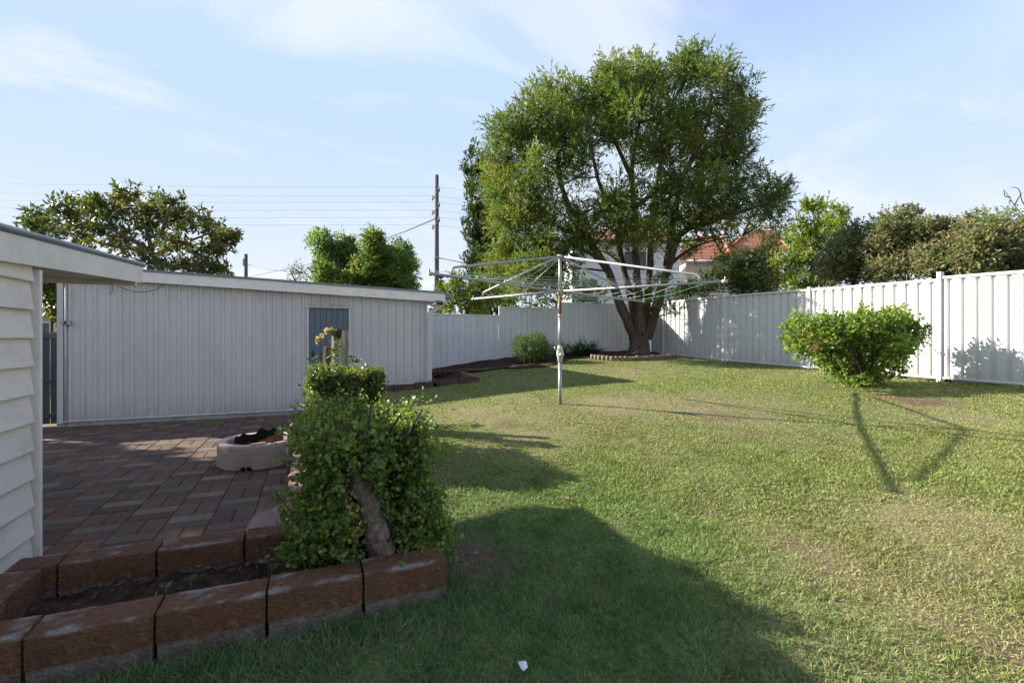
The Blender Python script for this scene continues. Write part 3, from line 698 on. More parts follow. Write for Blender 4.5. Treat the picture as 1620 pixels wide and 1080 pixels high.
def sprays(clumps, per, leaves, ln, lw, slen, pal, out=.8, up=.25, rnd=.6, grav=0., leafang=.8, lo=.35):
    """clumps: list of (center, radii). returns leaf arrays: each clump carries twigs, each twig its leaves"""
    Cs, Ds, Ns, Ls, Cc = [], [], [], [], []
    for ci, (c, r) in enumerate(clumps):
        vol = (r[0] * r[1] * r[2]) ** (2 / 3); n = max(6, int(per * vol))
        p, d = ell_points(n, c, r, lo); n = len(p)
        t = unit(d * out + np.array([0, 0, up]) + rng.normal(size=(n, 3)) * rnd * .6)
        cb = leaf_cols(1, pal, .12); cs = cb * (1 + .12 * rng.normal(size=(n, 1))).clip(.5, 1.6)
        L_ = slen * rng.uniform(.6, 1.3, n)
        for k in range(leaves):
            f = (k + rng.random(n)) / leaves
            q = p + t * (L_ * f)[:, None]; q[:, 2] -= grav * (L_ * f ** 2)
            ld = unit(t + rng.normal(size=(n, 3)) * leafang)
            Cs.append(q); Ds.append(ld); Ns.append(rng.normal(size=(n, 3)) + np.array([0, 0, .8])); Ls.append(ln * rng.uniform(.7, 1.25, n)); Cc.append(cs * (1 + .18 * rng.normal(size=(n, 1))).clip(.5, 1.6))
    return np.concatenate(Cs), np.concatenate(Ds), np.concatenate(Ns), np.concatenate(Ls), np.concatenate(Cc)
def crown(name, root, clumps, per, leaves, ln, lw, slen, pal, shape='diamond', mat_=None, ratio=None, **kw):
    C, D, Nn, Ls, Cc = sprays(clumps, per, leaves, ln, lw, slen, pal, **kw)
    me = leaf_mesh(name, C, D, Nn, Ls, Ls * (lw / ln), Cc, shape)
    return link(name, me, mat_ or M['leaf'], root)
def sub(clumps, k, f, spread=.75):
    out = []
    for c, r in clumps:
        for _ in range(k):
            d = unit(rng.normal(size=3)) * rng.random() ** .5 * spread
            g = f * rng.uniform(.75, 1.25)
            out.append((np.asarray(c) + d * np.asarray(r), np.asarray(r) * g))
    return out
def pc(x, y, d, rx, ry=None, rd=None):     # clump by pixel centre and pixel radius at depth d
    s = d / F; ry = ry or rx; rd = rd or (rx + ry) / 2
    return (np.array(P(x, y, d)), np.array([rx * s, rd * s, ry * s]))
def limb(mb, pts, r0, r1, n=8, wob=.03):
    pts = [Vector(p) for p in pts]; out = []; m = 4
    for i in range(len(pts) - 1):      # catmull-rom
        p0 = pts[max(i - 1, 0)]; p1 = pts[i]; p2 = pts[i + 1]; p3 = pts[min(i + 2, len(pts) - 1)]
        for k in range(m):
            t = k / m
            out.append(.5 * ((2 * p1) + (p2 - p0) * t + (2 * p0 - 5 * p1 + 4 * p2 - p3) * t * t + (3 * p1 - p0 - 3 * p2 + p3) * t ** 3))
    out.append(pts[-1]); N_ = len(out)
    rad = [r0 + (r1 - r0) * (i / (N_ - 1)) ** .8 for i in range(N_)]
    out = [p + Vector((random.gauss(0, wob), random.gauss(0, wob), random.gauss(0, wob))) * rad[i] * 3 if 0 < i < N_ - 1 else p for i, p in enumerate(out)]
    mb.tube(out, [r * random.uniform(.93, 1.07) for r in rad], n)
    return out
def twigs_to(mb, frm, clumps, r=.03, bend=.15):
    frm = [Vector(f) for f in frm]
    for c, rr in clumps:
        c = Vector(c); s = min(frm, key=lambda f: (f - c).length + max(0, f.z - c.z) * .8)
        mid = (s + c) / 2 + Vector((random.gauss(0, 1), random.gauss(0, 1), random.gauss(.4, .8))) * bend * (c - s).length * .5
        limb(mb, [s, mid, c], r * random.uniform(.7, 1.2), r * .25, 5)

# ------------------------------------------------------------------ big tree
def big_tree():
    d0 = 14.0; base = P(1011, 562, d0); base.z = g1(base.x, base.y) - .05
    root = empty('feathery_tree', base, 'tall spreading feathery evergreen tree with several dark stems in the back corner of the lawn', 'tree')
    t = MB()
    fl = [(0, .42), (.10, .34), (.28, .29), (.5, .27), (.72, .25)]
    t.tube([base + Vector((random.uniform(-.02, .02), 0, z)) for z, r in fl], [r for z, r in fl], 14)
    pts = []
    def lb(px, r0, r1, n=9):
        q = [P(x, y, d) for x, y, d in px]; o = limb(t, q, r0, r1, n); pts.extend(o[len(o) // 3:])
    lb([(1004, 535, 14.0), (985, 490, 13.9), (962, 430, 13.8), (930, 375, 13.6), (893, 310, 13.4), (880, 240, 13.2), (868, 190, 13.2)], .17, .035)
    lb([(1010, 530, 14.1), (1000, 480, 14.2), (985, 420, 14.3), (972, 350, 14.4), (945, 280, 14.6), (930, 200, 14.8)], .14, .035)
    lb([(1013, 530, 13.9), (1010, 470, 13.8), (1005, 400, 13.7), (1003, 330, 13.6), (1000, 260, 13.5), (1015, 180, 13.4)], .17, .035)
    lb([(1018, 530, 14.0), (1024, 470, 14.2), (1030, 400, 14.4), (1035, 320, 14.7), (1050, 230, 14.9), (1065, 160, 15)], .14, .035)
    lb([(1022, 535, 14.0), (1042, 475, 14.0), (1058, 420, 13.9), (1075, 372, 13.8), (1115, 352, 13.6), (1165, 338, 13.4), (1215, 318, 13.2)], .17, .03)
    lb([(1056, 420, 13.9), (1066, 350, 14.1), (1080, 280, 14.3), (1110, 220, 14.4), (1130, 160, 14.4)], .13, .03)
    lb([(962, 430, 13.8), (940, 405, 13.4), (900, 385, 13.1), (850, 370, 13.0), (810, 330, 13)], .08, .02, 7)
    lb([(930, 375, 13.6), (890, 362, 13.9), (860, 340, 14.2), (820, 280, 14.3), (800, 230, 14.3)], .09, .02, 7)
    lb([(1003, 330, 13.6), (1040, 300, 13.2), (1090, 270, 12.9), (1140, 230, 12.8)], .08, .02, 7)
    lb([(1000, 280, 13.5), (980, 240, 13.1), (960, 190, 12.9), (950, 150, 12.9)], .08, .02, 7)
    lb([(985, 420, 14.3), (960, 400, 14.6), (935, 395, 14.9)], .05, .015, 6)
    lb([(1058, 420, 13.9), (1090, 395, 14.2), (1130, 380, 14.5), (1175, 372, 14.6)], .06, .015, 6)
    t.build('trunk', M['bark'], root)
    cl = [(812, 218, 36), (788, 255, 27), (792, 310, 28), (800, 280, 38), (806, 360, 30), (830, 400, 32), (835, 330, 36), (850, 250, 36), (845, 180, 36), (875, 150, 30), (885, 205, 36), (920, 160, 40), (960, 125, 32),
          (990, 130, 34), (1000, 165, 36), (1040, 130, 36), (1080, 112, 28), (1100, 98, 22), (1125, 128, 34), (1155, 160, 32), (1168, 140, 16), (1165, 205, 34), (1155, 255, 34), (1110, 180, 40), (1060, 185, 40), (930, 225, 38), (970, 200, 34),
          (1105, 235, 40), (1050, 245, 34), (1010, 225, 26), (1130, 295, 32), (1090, 300, 34), (1050, 310, 28), (1170, 300, 26), (1000, 350, 34), (1030, 365, 30), (970, 315, 28), (915, 285, 28), (870, 290, 30),
          (865, 350, 28), (880, 405, 30), (925, 370, 26), (845, 425, 28), (815, 430, 24), (905, 335, 22), (1085, 350, 26), (1120, 330, 28), (1160, 340, 24), (1195, 330, 22), (1225, 318, 22), (1245, 298, 14), (1235, 345, 14), (1195, 275, 18), (1205, 300, 18), (1185, 365, 18), (1150, 375, 18), (960, 160, 30), (1020, 290, 20),
          (790, 430, 24), (835, 445, 22), (865, 435, 22), (800, 395, 26), (850, 400, 26), (945, 345, 24), (985, 375, 22), (1060, 350, 22), (1065, 385, 16), (905, 385, 22), (960, 395, 14), (1110, 360, 20), (1140, 400, 14), (1100, 390, 12), (1040, 480, 11), (1050, 455, 12), (1065, 480, 10), (776, 230, 14), (786, 345, 18)]
    front = {(1000, 350), (1030, 365), (880, 405), (845, 425), (820, 400), (925, 370)}
    clumps = []
    for x, y, r in cl:
        lat = abs(x - 985) / 260.0; dep = math.sqrt(max(.05, 1 - lat * lat * .8)) * 1.8
        for q in range(2 if r > 20 else 1):
            dd = d0 + (random.uniform(-dep, dep) if (x, y) not in front else -1.6 + random.uniform(-.4, .4))
            if y > 440: dd = 13.4
            clumps.append(pc(x + random.uniform(-8, 8), y + random.uniform(-8, 8), dd, r))
    tw = MB(); twigs_to(tw, pts, clumps, .035); 
    sc_ = sub(clumps, 7, .43, 1.05)
    twigs_to(tw, [c for c, r in clumps] + pts, sc_[::2], .014)
    tw.build('branches', M['dark_bark'], root)
    pal = [(.120, .160, .034), (.10, .146, .032), (.15, .18, .038), (.08, .122, .031), (.168, .172, .042), (.10, .14, .042)]
    crown('crown', root, sc_, 470, 12, .10, .026, .32, pal, out=.6, up=.35, rnd=.7, grav=.22, leafang=.42, lo=.1)
big_tree()

DENS = 2.6
def simple_tree(name, label, trunk_px, limbs_px, clumps, pal, per, leaves, ln, lw, slen, subk=5, subf=.5, bark='dark_bark', r0=.18, cat='tree', shape='diamond', lmat=None, group=None, twig=.02, **kw):
    base = Vector(trunk_px[0]); root = empty(name, base, label, cat, group)
    t = MB(); o = limb(t, trunk_px, r0, r0 * .5, 9); pts = o[len(o) // 2:]
    for l in limbs_px: q = limb(t, l, r0 * .5, r0 * .12, 7); pts += q[len(q) // 3:]
    sc_ = sub(clumps, subk + 2, subf); per = per * DENS
    twigs_to(t, pts, clumps, twig * 1.6); twigs_to(t, [c for c, r in clumps] + pts, sc_[::3], twig * .6)
    t.build('trunk', M[bark], root)
    crown('crown', root, sc_, per, leaves, ln, lw, slen, pal, shape=shape, mat_=lmat, **kw)
    return root
def gp(x, y, d): p = P(x, y, d); p.z = -.14; return p

# tree behind the shed on the left: umbrella crown, big leaves
d = 18.
simple_tree('umbrella_tree', 'broad flat-topped tree with large dark leaves behind the left end of the shed', [gp(258, 500, d), P(258, 470, d), P(252, 420, d), P(235, 395, d)],
            [[P(235, 395, d), P(190, 370, d - .5), P(130, 345, d - 1)], [P(240, 400, d), P(230, 360, d), P(205, 325, d + .5)], [P(245, 405, d), P(290, 385, d), P(330, 370, d + .5)], [P(238, 398, d), P(262, 350, d - .5), P(270, 320, d)], [P(250, 420, d), P(310, 420, d - .8), P(345, 385, d - 1)], [P(235, 395, d), P(160, 385, d + .8), P(90, 350, d + .6)]],
            [pc(x, y, d + random.uniform(-1.8, 1.8), r, r * .62) for x, y, r in [(65, 345, 24), (95, 335, 28), (130, 325, 32), (165, 335, 30), (110, 365, 28), (160, 365, 30), (200, 310, 16), (200, 335, 34), (240, 330, 30), (265, 322, 20), (280, 345, 32), (310, 350, 26), (340, 368, 26), (362, 378, 14), (235, 365, 30), (280, 385, 26), (320, 400, 24), (350, 395, 18), (195, 385, 28), (235, 410, 22), (300, 425, 26), (340, 430, 20), (270, 420, 20), (75, 370, 20), (60, 360, 18), (125, 395, 20), (330, 425, 18)]],
            [(.06, .085, .02), (.045, .07, .02), (.10, .105, .022), (.13, .11, .025), (.04, .065, .022), (.07, .10, .03)], 60, 8, .20, .075, .32, subk=5, subf=.45, bark='bark', r0=.2, up=.3, leafang=1.0, lo=.1, lmat=M['gloss_leaf'])
# mid tree
d = 28.
simple_tree('round_tree', 'rounded mid green tree beyond the shed roof, left of the power pole', [gp(578, 500, d), P(578, 470, d), P(575, 440, d)], [[P(575, 440, d), P(530, 410, d), P(515, 390, d)], [P(575, 440, d), P(590, 400, d), P(595, 380, d)], [P(578, 450, d), P(625, 420, d), P(640, 410, d)]],
            [pc(x, y, d + random.uniform(-2, 2), r) for x, y, r in [(510, 390, 20), (515, 415, 26), (540, 395, 22), (505, 440, 22), (535, 435, 28), (560, 410, 24), (590, 385, 20), (590, 375, 12), (600, 410, 30), (625, 405, 24), (570, 445, 30), (610, 440, 32), (640, 425, 20), (640, 445, 20), (652, 452, 12), (500, 380, 8), (655, 470, 14), (630, 465, 20)]],
            [(.105, .165, .04), (.085, .145, .036), (.13, .18, .04), (.15, .19, .045), (.07, .12, .035)], 120, 7, .20, .07, .35, subk=5, subf=.48, r0=.16, lo=.2)
# wispy tree
d = 34.
simple_tree('wispy_tree', 'small thin wispy tree above the shed roof beside the round tree', [gp(468, 500, d), P(468, 470, d), P(467, 440, d)], [[P(467, 445, d), P(460, 430, d), P(458, 425, d)], [P(467, 445, d), P(476, 430, d), P(478, 420, d)]],
            [pc(x, y, d, r) for x, y, r in [(460, 432, 8), (470, 422, 8), (478, 432, 7), (468, 440, 9)]], [(.09, .11, .06), (.07, .09, .05)], 25, 5, .16, .05, .4, subk=3, subf=.5, r0=.08, lo=.1)
# norfolk-like pine tip
def pine_tip():
    d = 60.; b = gp(697, 500, d); root = empty('pine_tree', b, 'distant dark pine with tiered branches just right of the power pole', 'tree')
    t = MB(); top = P(697, 438, d); t.tube([b, top], [.25, .03], 7)
    C_, D_ = [], []
    for i in range(9):
        z = top.z - .2 - i * .62; L = .25 + i * .2
        for k in range(7):
            a = k * 2 * math.pi / 7 + i; e = Vector((top.x + L * math.cos(a), top.y + L * math.sin(a), z + .25 * L)); t.tube([(top.x, top.y, z), e], [.04, .02], 4)
            for f in np.linspace(.25, 1, 12): C_.append(Vector((top.x, top.y, z)).lerp(e, f)); D_.append((random.gauss(0, .6), random.gauss(0, .6), 1))
    t.build('trunk', M['dark_bark'], root)
    C_ = np.array([tuple(c) for c in C_]); me = leaf_mesh('needles', C_, np.array(D_), rng.normal(size=(len(C_), 3)), .5, .16, leaf_cols(len(C_), [(.035, .05, .03)]), 'diamond'); link('needles', me, M['leaf'], root)
pine_tip()
# citrus behind the back fence
d = 16.
simple_tree('lemon_tree', 'bright yellow green citrus bush behind the back fence next to the shed', [gp(740, 520, d), P(740, 490, d)], [[P(740, 490, d), P(720, 470, d)], [P(740, 490, d), P(762, 460, d)]],
            [pc(x, y, d + random.uniform(-.6, .6), r) for x, y, r in [(715, 470, 22), (735, 465, 24), (755, 465, 24), (775, 452, 14), (720, 455, 14), (745, 485, 24), (770, 480, 20), (722, 440, 9), (780, 470, 14), (765, 445, 10), (705, 485, 14), (728, 490, 20), (785, 455, 9), (700, 460, 8)]],
            [(.13, .17, .025), (.11, .16, .025), (.16, .18, .03), (.08, .125, .02)], 80, 7, .11, .045, .22, subk=5, subf=.5, r0=.07, lo=.2, lmat=M['gloss_leaf'])
# dark leafy bush behind the back fence, left of the tree
d = 17.
simple_tree('leafy_bush', 'leafy dark green bush above the back fence in front of the white house', [gp(880, 520, d), P(880, 480, d)], [[P(880, 480, d), P(850, 460, d)], [P(880, 480, d), P(915, 455, d)]],
            [pc(x, y, d + random.uniform(-.6, .6), r) for x, y, r in [(840, 460, 20), (860, 450, 20), (880, 455, 22), (905, 440, 20), (925, 455, 16), (865, 475, 20), (895, 472, 20), (925, 475, 14), (840, 478, 16), (950, 465, 10), (800, 465, 18), (815, 480, 18)]],
            [(.045, .08, .02), (.06, .095, .025), (.08, .115, .03)], 60, 6, .13, .055, .25, subk=4, subf=.5, r0=.07, lo=.2, lmat=M['gloss_leaf'])
# cypress
def cypress():
    d = 20.; b = gp(770, 520, d); root = empty('cypress_tree', b, 'tall narrow dark green cypress left of the big feathery tree', 'tree')
    t = MB(); t.tube([b, P(772, 300, d), P(765, 250, d)], [.25, .12, .03], 8); t.build('trunk', M['dark_bark'], root)
    cl = [pc(x, y, d + random.uniform(-.7, .7), r, r * 1.7) for x, y, r in [(741, 268, 9), (747, 246, 9), (748, 300, 16), (760, 265, 16), (754, 335, 20), (752, 375, 20), (754, 410, 20), (756, 440, 20), (770, 310, 18), (752, 390, 18), (780, 300, 22), (756, 370, 15), (780, 360, 24), (760, 410, 17), (785, 410, 24), (762, 450, 19), (790, 455, 24), (764, 490, 20), (800, 490, 24), (738, 276, 4), (750, 345, 9)]]
    crown('crown', root, sub(cl, 6, .42, .9), 520, 7, .12, .05, .22, [(.03, .055, .018), (.038, .065, .02), (.05, .075, .022)], up=1.0, out=.5, rnd=.5, leafang=.4, lo=.3)
cypress()
# right side
d = 17.
simple_tree('bright_conifer', 'bright yellow green bushy conifer behind the steel fence right of the big tree', [gp(1285, 520, d), P(1285, 460, d), P(1286, 410, d)], [],
            [pc(x, y, d + random.uniform(-.9, .9), r) for x, y, r in [(1285, 335, 16), (1305, 330, 14), (1325, 335, 13), (1278, 330, 8), (1270, 360, 22), (1300, 360, 26), (1325, 360, 18), (1255, 385, 22), (1285, 390, 28), (1315, 390, 24), (1250, 415, 26), (1280, 420, 28), (1310, 425, 24), (1240, 440, 20), (1265, 445, 24), (1300, 450, 22), (1335, 345, 8), (1340, 380, 12), (1330, 420, 16)]],
            [(.18, .23, .034), (.15, .205, .034), (.21, .25, .042), (.10, .155, .03)], 150, 7, .12, .045, .24, subk=6, subf=.42, r0=.12, up=.5, leafang=.5, lo=.25)
d = 19.
simple_tree('shade_tree', 'dark fine-leaved bush behind the steel fence below the terracotta roof', [gp(1175, 520, d), P(1175, 470, d), P(1178, 430, d)], [[P(1178, 430, d), P(1205, 400, d)], [P(1175, 440, d), P(1140, 425, d)]],
            [pc(x, y, d + random.uniform(-.8, .8), r) for x, y, r in [(1150, 430, 20), (1175, 420, 20), (1200, 405, 20), (1220, 390, 16), (1130, 445, 20), (1165, 450, 22), (1195, 440, 24), (1220, 430, 20), (1110, 455, 16), (1215, 455, 20), (1090, 460, 16), (1230, 372, 10), (1070, 465, 12), (1145, 410, 10)]],
            [(.045, .07, .022), (.055, .08, .025), (.065, .085, .028), (.04, .06, .022)], 230, 7, .12, .035, .25, subk=5, subf=.45, r0=.1, lo=.2)
hedges = [(1350, 395, 11.2, 'olive clipped shrub with reddish tips behind the fence, beside the bright conifer', [(1335, 395, 26), (1345, 425, 28), (1365, 375, 24), (1375, 410, 30), (1320, 430, 20), (1355, 365, 16), (1395, 375, 18), (1335, 378, 14)]),
          (1430, 390, 10.5, 'tallest olive shrub with rusty tips behind the fence, above the hibiscus', [(1400, 355, 20), (1425, 345, 18), (1440, 340, 12), (1420, 375, 30), (1440, 400, 30), (1405, 405, 30), (1410, 430, 24), (1450, 370, 18), (1390, 425, 20)]),
          (1500, 395, 9.9, 'olive shrub with a dip in its top behind the tall fence post', [(1480, 370, 22), (1500, 365, 18), (1470, 400, 28), (1500, 400, 30), (1490, 425, 24), (1520, 380, 20), (1460, 425, 22)]),
          (1570, 390, 9.3, 'wide dark olive shrub above the fence near the right edge', [(1545, 355, 20), (1560, 365, 26), (1590, 355, 24), (1545, 390, 30), (1585, 390, 32), (1610, 375, 26), (1560, 420, 24), (1605, 415, 28), (1630, 390, 28), (1530, 415, 18), (1640, 420, 26)])]
for x, y, d, lab, cl in hedges:
    lo_, hi_ = min(c[0] for c in cl) - 8, max(c[0] for c in cl) + 8
    cl = cl + [(q, random.uniform(395, 432), 24) for q in np.arange(lo_, hi_, 15)] + [(q, random.uniform(375, 400), 20) for q in np.arange(lo_ + 8, hi_ - 8, 20)] + [(q, random.uniform(358, 378), 17) for q in np.arange(max(lo_, 1385), hi_, 18)]
    simple_tree('olive_shrub', lab, [gp(x, 520, d), P(x, 470, d), P(x, 430, d)], [], [pc(a, b, d + random.uniform(-.4, .4), r) for a, b, r in cl],
                [(.20, .22, .10), (.18, .21, .09), (.23, .21, .12), (.25, .20, .135), (.15, .185, .08), (.19, .22, .10)], 250, 7, .056, .034, .13, subk=9, subf=.5, r0=.07, group='olive shrubs behind the steel fence', cat='shrub', up=.4, leafang=1.0, lo=.4, twig=.012)
def bare_tree():
    d = 12.; b = gp(1665, 520, d); root = empty('bare_tree', b, 'leafless pale twigs reaching in at the right edge above the olive shrubs', 'tree')
    t = MB(); limb(t, [b, P(1660, 420, d), P(1650, 360, d), P(1625, 330, d)], .06, .02); t.build('trunk', M['pale_bark'], root)
    for l in ([(1650, 365), (1622, 345), (1605, 325), (1590, 302)], [(1622, 345), (1610, 340), (1595, 333), (1583, 325)], [(1640, 350), (1618, 320), (1612, 300), (1600, 296)], [(1605, 325), (1612, 312), (1618, 305)], [(1598, 312), (1590, 310), (1588, 300)]):
        t = MB(); limb(t, [P(x, y, d + random.uniform(-.2, .2)) for x, y in l], .016, .006, 5); t.build('branch', M['pale_bark'], root)
bare_tree()
# neighbour's tree out of frame to the left that shades the patio
def shade_neighbour():
    b = Vector((-9.6, 10.0, -.14)); root = empty('neighbour_tree', b, 'tree of the next garden beyond the weatherboard house', 'tree')
    t = MB(); limb(t, [b, b + Vector((.1, 0, 1.5)), b + Vector((0, .1, 3))], .2, .1); t.build('trunk', M['dark_bark'], root)
    cl = [(np.array((-9.7 + random.uniform(-2.0, 1.4), 9.9 + random.uniform(-2.0, 1.8), 3.5 + random.uniform(-1.4, 1.3))), np.array((1.1, 1.1, .9))) for _ in range(46)]
    crown('crown', root, sub(cl, 6, .5), 130, 7, .20, .09, .3, [(.05, .08, .02), (.07, .1, .025)], lo=.1)
shade_neighbour()

# ------------------------------------------------------------------ near bush (round-leaved, clipped)
def round_leaf_bush():
    base = P(603, 882, 2.5); base.z = BT - .12
    root = empty('jade_bush', base, 'clipped round-leaved bush with thick pale trunk in the front bed', 'bush')
    t = MB(); Q = lambda x, y, dd: P(x, y, dd)
    fl = [Q(604, 885, 2.50), Q(602, 868, 2.5), Q(596, 838, 2.5), Q(585, 800, 2.51), Q(570, 762, 2.53), Q(578, 735, 2.57), Q(588, 715, 2.62)]
    limb(t, fl, .074, .042, 16, .03)
    limb(t, [Q(571, 765, 2.53), Q(560, 738, 2.52), Q(553, 712, 2.5), Q(550, 692, 2.5)], .043, .030, 10, .05)
    limb(t, [Q(580, 735, 2.57), Q(600, 712, 2.6), Q(612, 690, 2.6), Q(603, 678, 2.62)], .034, .012, 8, .05)
    limb(t, [Q(580, 738, 2.57), Q(605, 733, 2.65), Q(640, 700, 2.8)], .03, .012, 8)
    limb(t, [Q(555, 715, 2.52), Q(520, 690, 2.7), Q(500, 660, 2.9)], .025, .01, 8)
    limb(t, [Q(588, 715, 2.62), Q(585, 680, 2.8), Q(590, 645, 3.0)], .03, .01, 8)
    limb(t, [Q(548, 740, 2.5), Q(515, 728, 2.42), Q(480, 722, 2.38)], .016, .008, 7)
    t.build('trunk', M['pale_bark'], root)
    # clipped box-like body that spreads towards the ground; leaves sit in its outer skin
    e1 = np.array((0., 1, 0)); N_ = 16500
    A = []; Nn = []
    def body(n):
        # parametric shell: front, back, sides, top of a trapezoid
        u = rng.random(n); v = rng.random(n); f = rng.choice(5, n, p=[.30, .24, .24, .14, .08])
        zt = H - .475; zb = BT - .08
        out = np.zeros((n, 3)); nn = np.zeros((n, 3))
        h = v ** .9
        half = .255 + .14 * (1 - h) ** 2 + .02 * np.sin(h * 3)
        ac = .30; b0, b1 = 2.57, 3.25
        z = zb + (zt - zb) * h
        m = f == 0; out[m] = np.stack([ac + (u[m] * 2 - 1) * half[m], b0 + .06 * (1 - (u[m] * 2 - 1) ** 2) * -1 + .05 * h[m], z[m]], 1); nn[m] = (0, -1, .1)
        m = f == 1; out[m] = np.stack([ac - half[m], b0 + u[m] * (b1 - b0), z[m]], 1); nn[m] = (-1, 0, .1)
        m = f == 2; out[m] = np.stack([ac + half[m], b0 + u[m] * (b1 - b0), z[m]], 1); nn[m] = (1, 0, .1)
        m = f == 3; out[m] = np.stack([ac + (u[m] * 2 - 1) * .265, b0 + .05 + v[m] * (b1 - b0 - .05), np.full(m.sum(), zt)], 1); nn[m] = (0, 0, 1)
        m = f == 4; out[m] = np.stack([ac + (u[m] * 2 - 1) * half[m], np.full(m.sum(), b1), z[m]], 1); nn[m] = (0, 1, .1)
        return out, nn, f, h
    ns = 5200; p, nn, f, h = body(ns)
    lump = (fbm(p[:, 0] * 1 + p[:, 2] * .7, p[:, 1] + p[:, 2] * 1.1, 5.5, 4) - .5)
    p = p + nn * (lump * .36 - .07)[:, None] + rng.normal(size=p.shape) * .03
    px, py, _ = PX(p)
    # open window round the trunk so that its fork shows
    hole = (np.abs(px - (600 - (885 - py) * .30)) < 20 + (py > 780) * 9) & (py > 728) & (f == 0)
    hole |= (np.hypot((px - 628) / 20, (py - 775) / 34) < 1) & (f == 0)
    low = (py > 850) & (px > 575) & (px < 632)
    keep = ~(hole | low); p, nn = p[keep], nn[keep]; n = len(p)
    tdir = unit(nn * .8 + np.array([0, 0, .35]) + rng.normal(size=(n, 3)) * .55)
    Cs, Ds, Ns, Ls, Cc = [], [], [], [], []
    yel = rng.random(n)
    basec = np.where((yel < .30)[:, None], np.array((.20, .24, .04)), np.where((yel < .75)[:, None], np.array((.14, .215, .048)), np.array((.095, .165, .045))))
    topn = np.clip((p[:, 2] - (H - .62)) / .3, 0, 1)[:, None]
    basec = basec * (1 - topn * .35) + np.array((.24, .24, .045)) * topn * .35
    L_ = np.where(rng.random(n) < .06, rng.uniform(.17, .26, n), rng.uniform(.07, .16, n))
    for k in range(9):
        fr = (k + rng.random(n)) / 9; q = p + tdir * (L_ * fr - .03)[:, None]
        dd = unit(tdir * .35 + rng.normal(size=(n, 3)) * .8 + nn * .3)
        Cs.append(q); Ds.append(dd); Ns.append(unit(nn * .9 + rng.normal(size=(n, 3)) * .6 + np.array([0, 0, .5]))); Ls.append(rng.uniform(.014, .028, n)); Cc.append(basec * (1 + .2 * rng.normal(size=(n, 1))).clip(.5, 1.6))
    Cs, Ds, Ns, Ls, Cc = [np.concatenate(z) for z in (Cs, Ds, Ns, Ls, Cc)]
    link('foliage', leaf_mesh('foliage', Cs, Ds, Ns, Ls, Ls * .82, Cc, 'oval'), M['gloss_leaf'], root)
    s = MB()
    for l in ([(612, 690, 2.55), (625, 668, 2.5), (634, 655, 2.5)], [(560, 720, 2.48), (540, 700, 2.45), (528, 660, 2.42)], [(640, 700, 2.5), (655, 670, 2.45), (668, 648, 2.4)], [(595, 870, 2.5), (620, 850, 2.45), (628, 838, 2.4)],
              [(590, 700, 2.5), (584, 670, 2.45), (586, 640, 2.45)]):
        limb(s, [Q(*p) for p in l], .009, .004, 7)
    for i in rng.choice(n, 420, replace=False):
        c = Vector(p[i]); s.tube([c - Vector(nn[i]) * .10, c, c + Vector(tdir[i]) * float(L_[i])], [.0035, .0028, .0015], 4)
    for x, y in ((641, 655), (650, 650), (630, 655), (530, 645), (545, 640)):
        s.tube([P(x - 4, y + 40, 2.7), P(x + random.uniform(-6, 6), y + random.uniform(-14, 0), 2.65)], [.005, .002], 5)
    # broken sticks showing in the front
    s.build('twigs', M['dark_bark'], root)
    # inner thicket so that one does not see straight through
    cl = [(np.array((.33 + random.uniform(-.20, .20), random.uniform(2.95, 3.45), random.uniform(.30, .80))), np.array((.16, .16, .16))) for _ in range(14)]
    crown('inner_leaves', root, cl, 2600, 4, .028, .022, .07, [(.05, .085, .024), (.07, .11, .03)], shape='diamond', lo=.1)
round_leaf_bush()
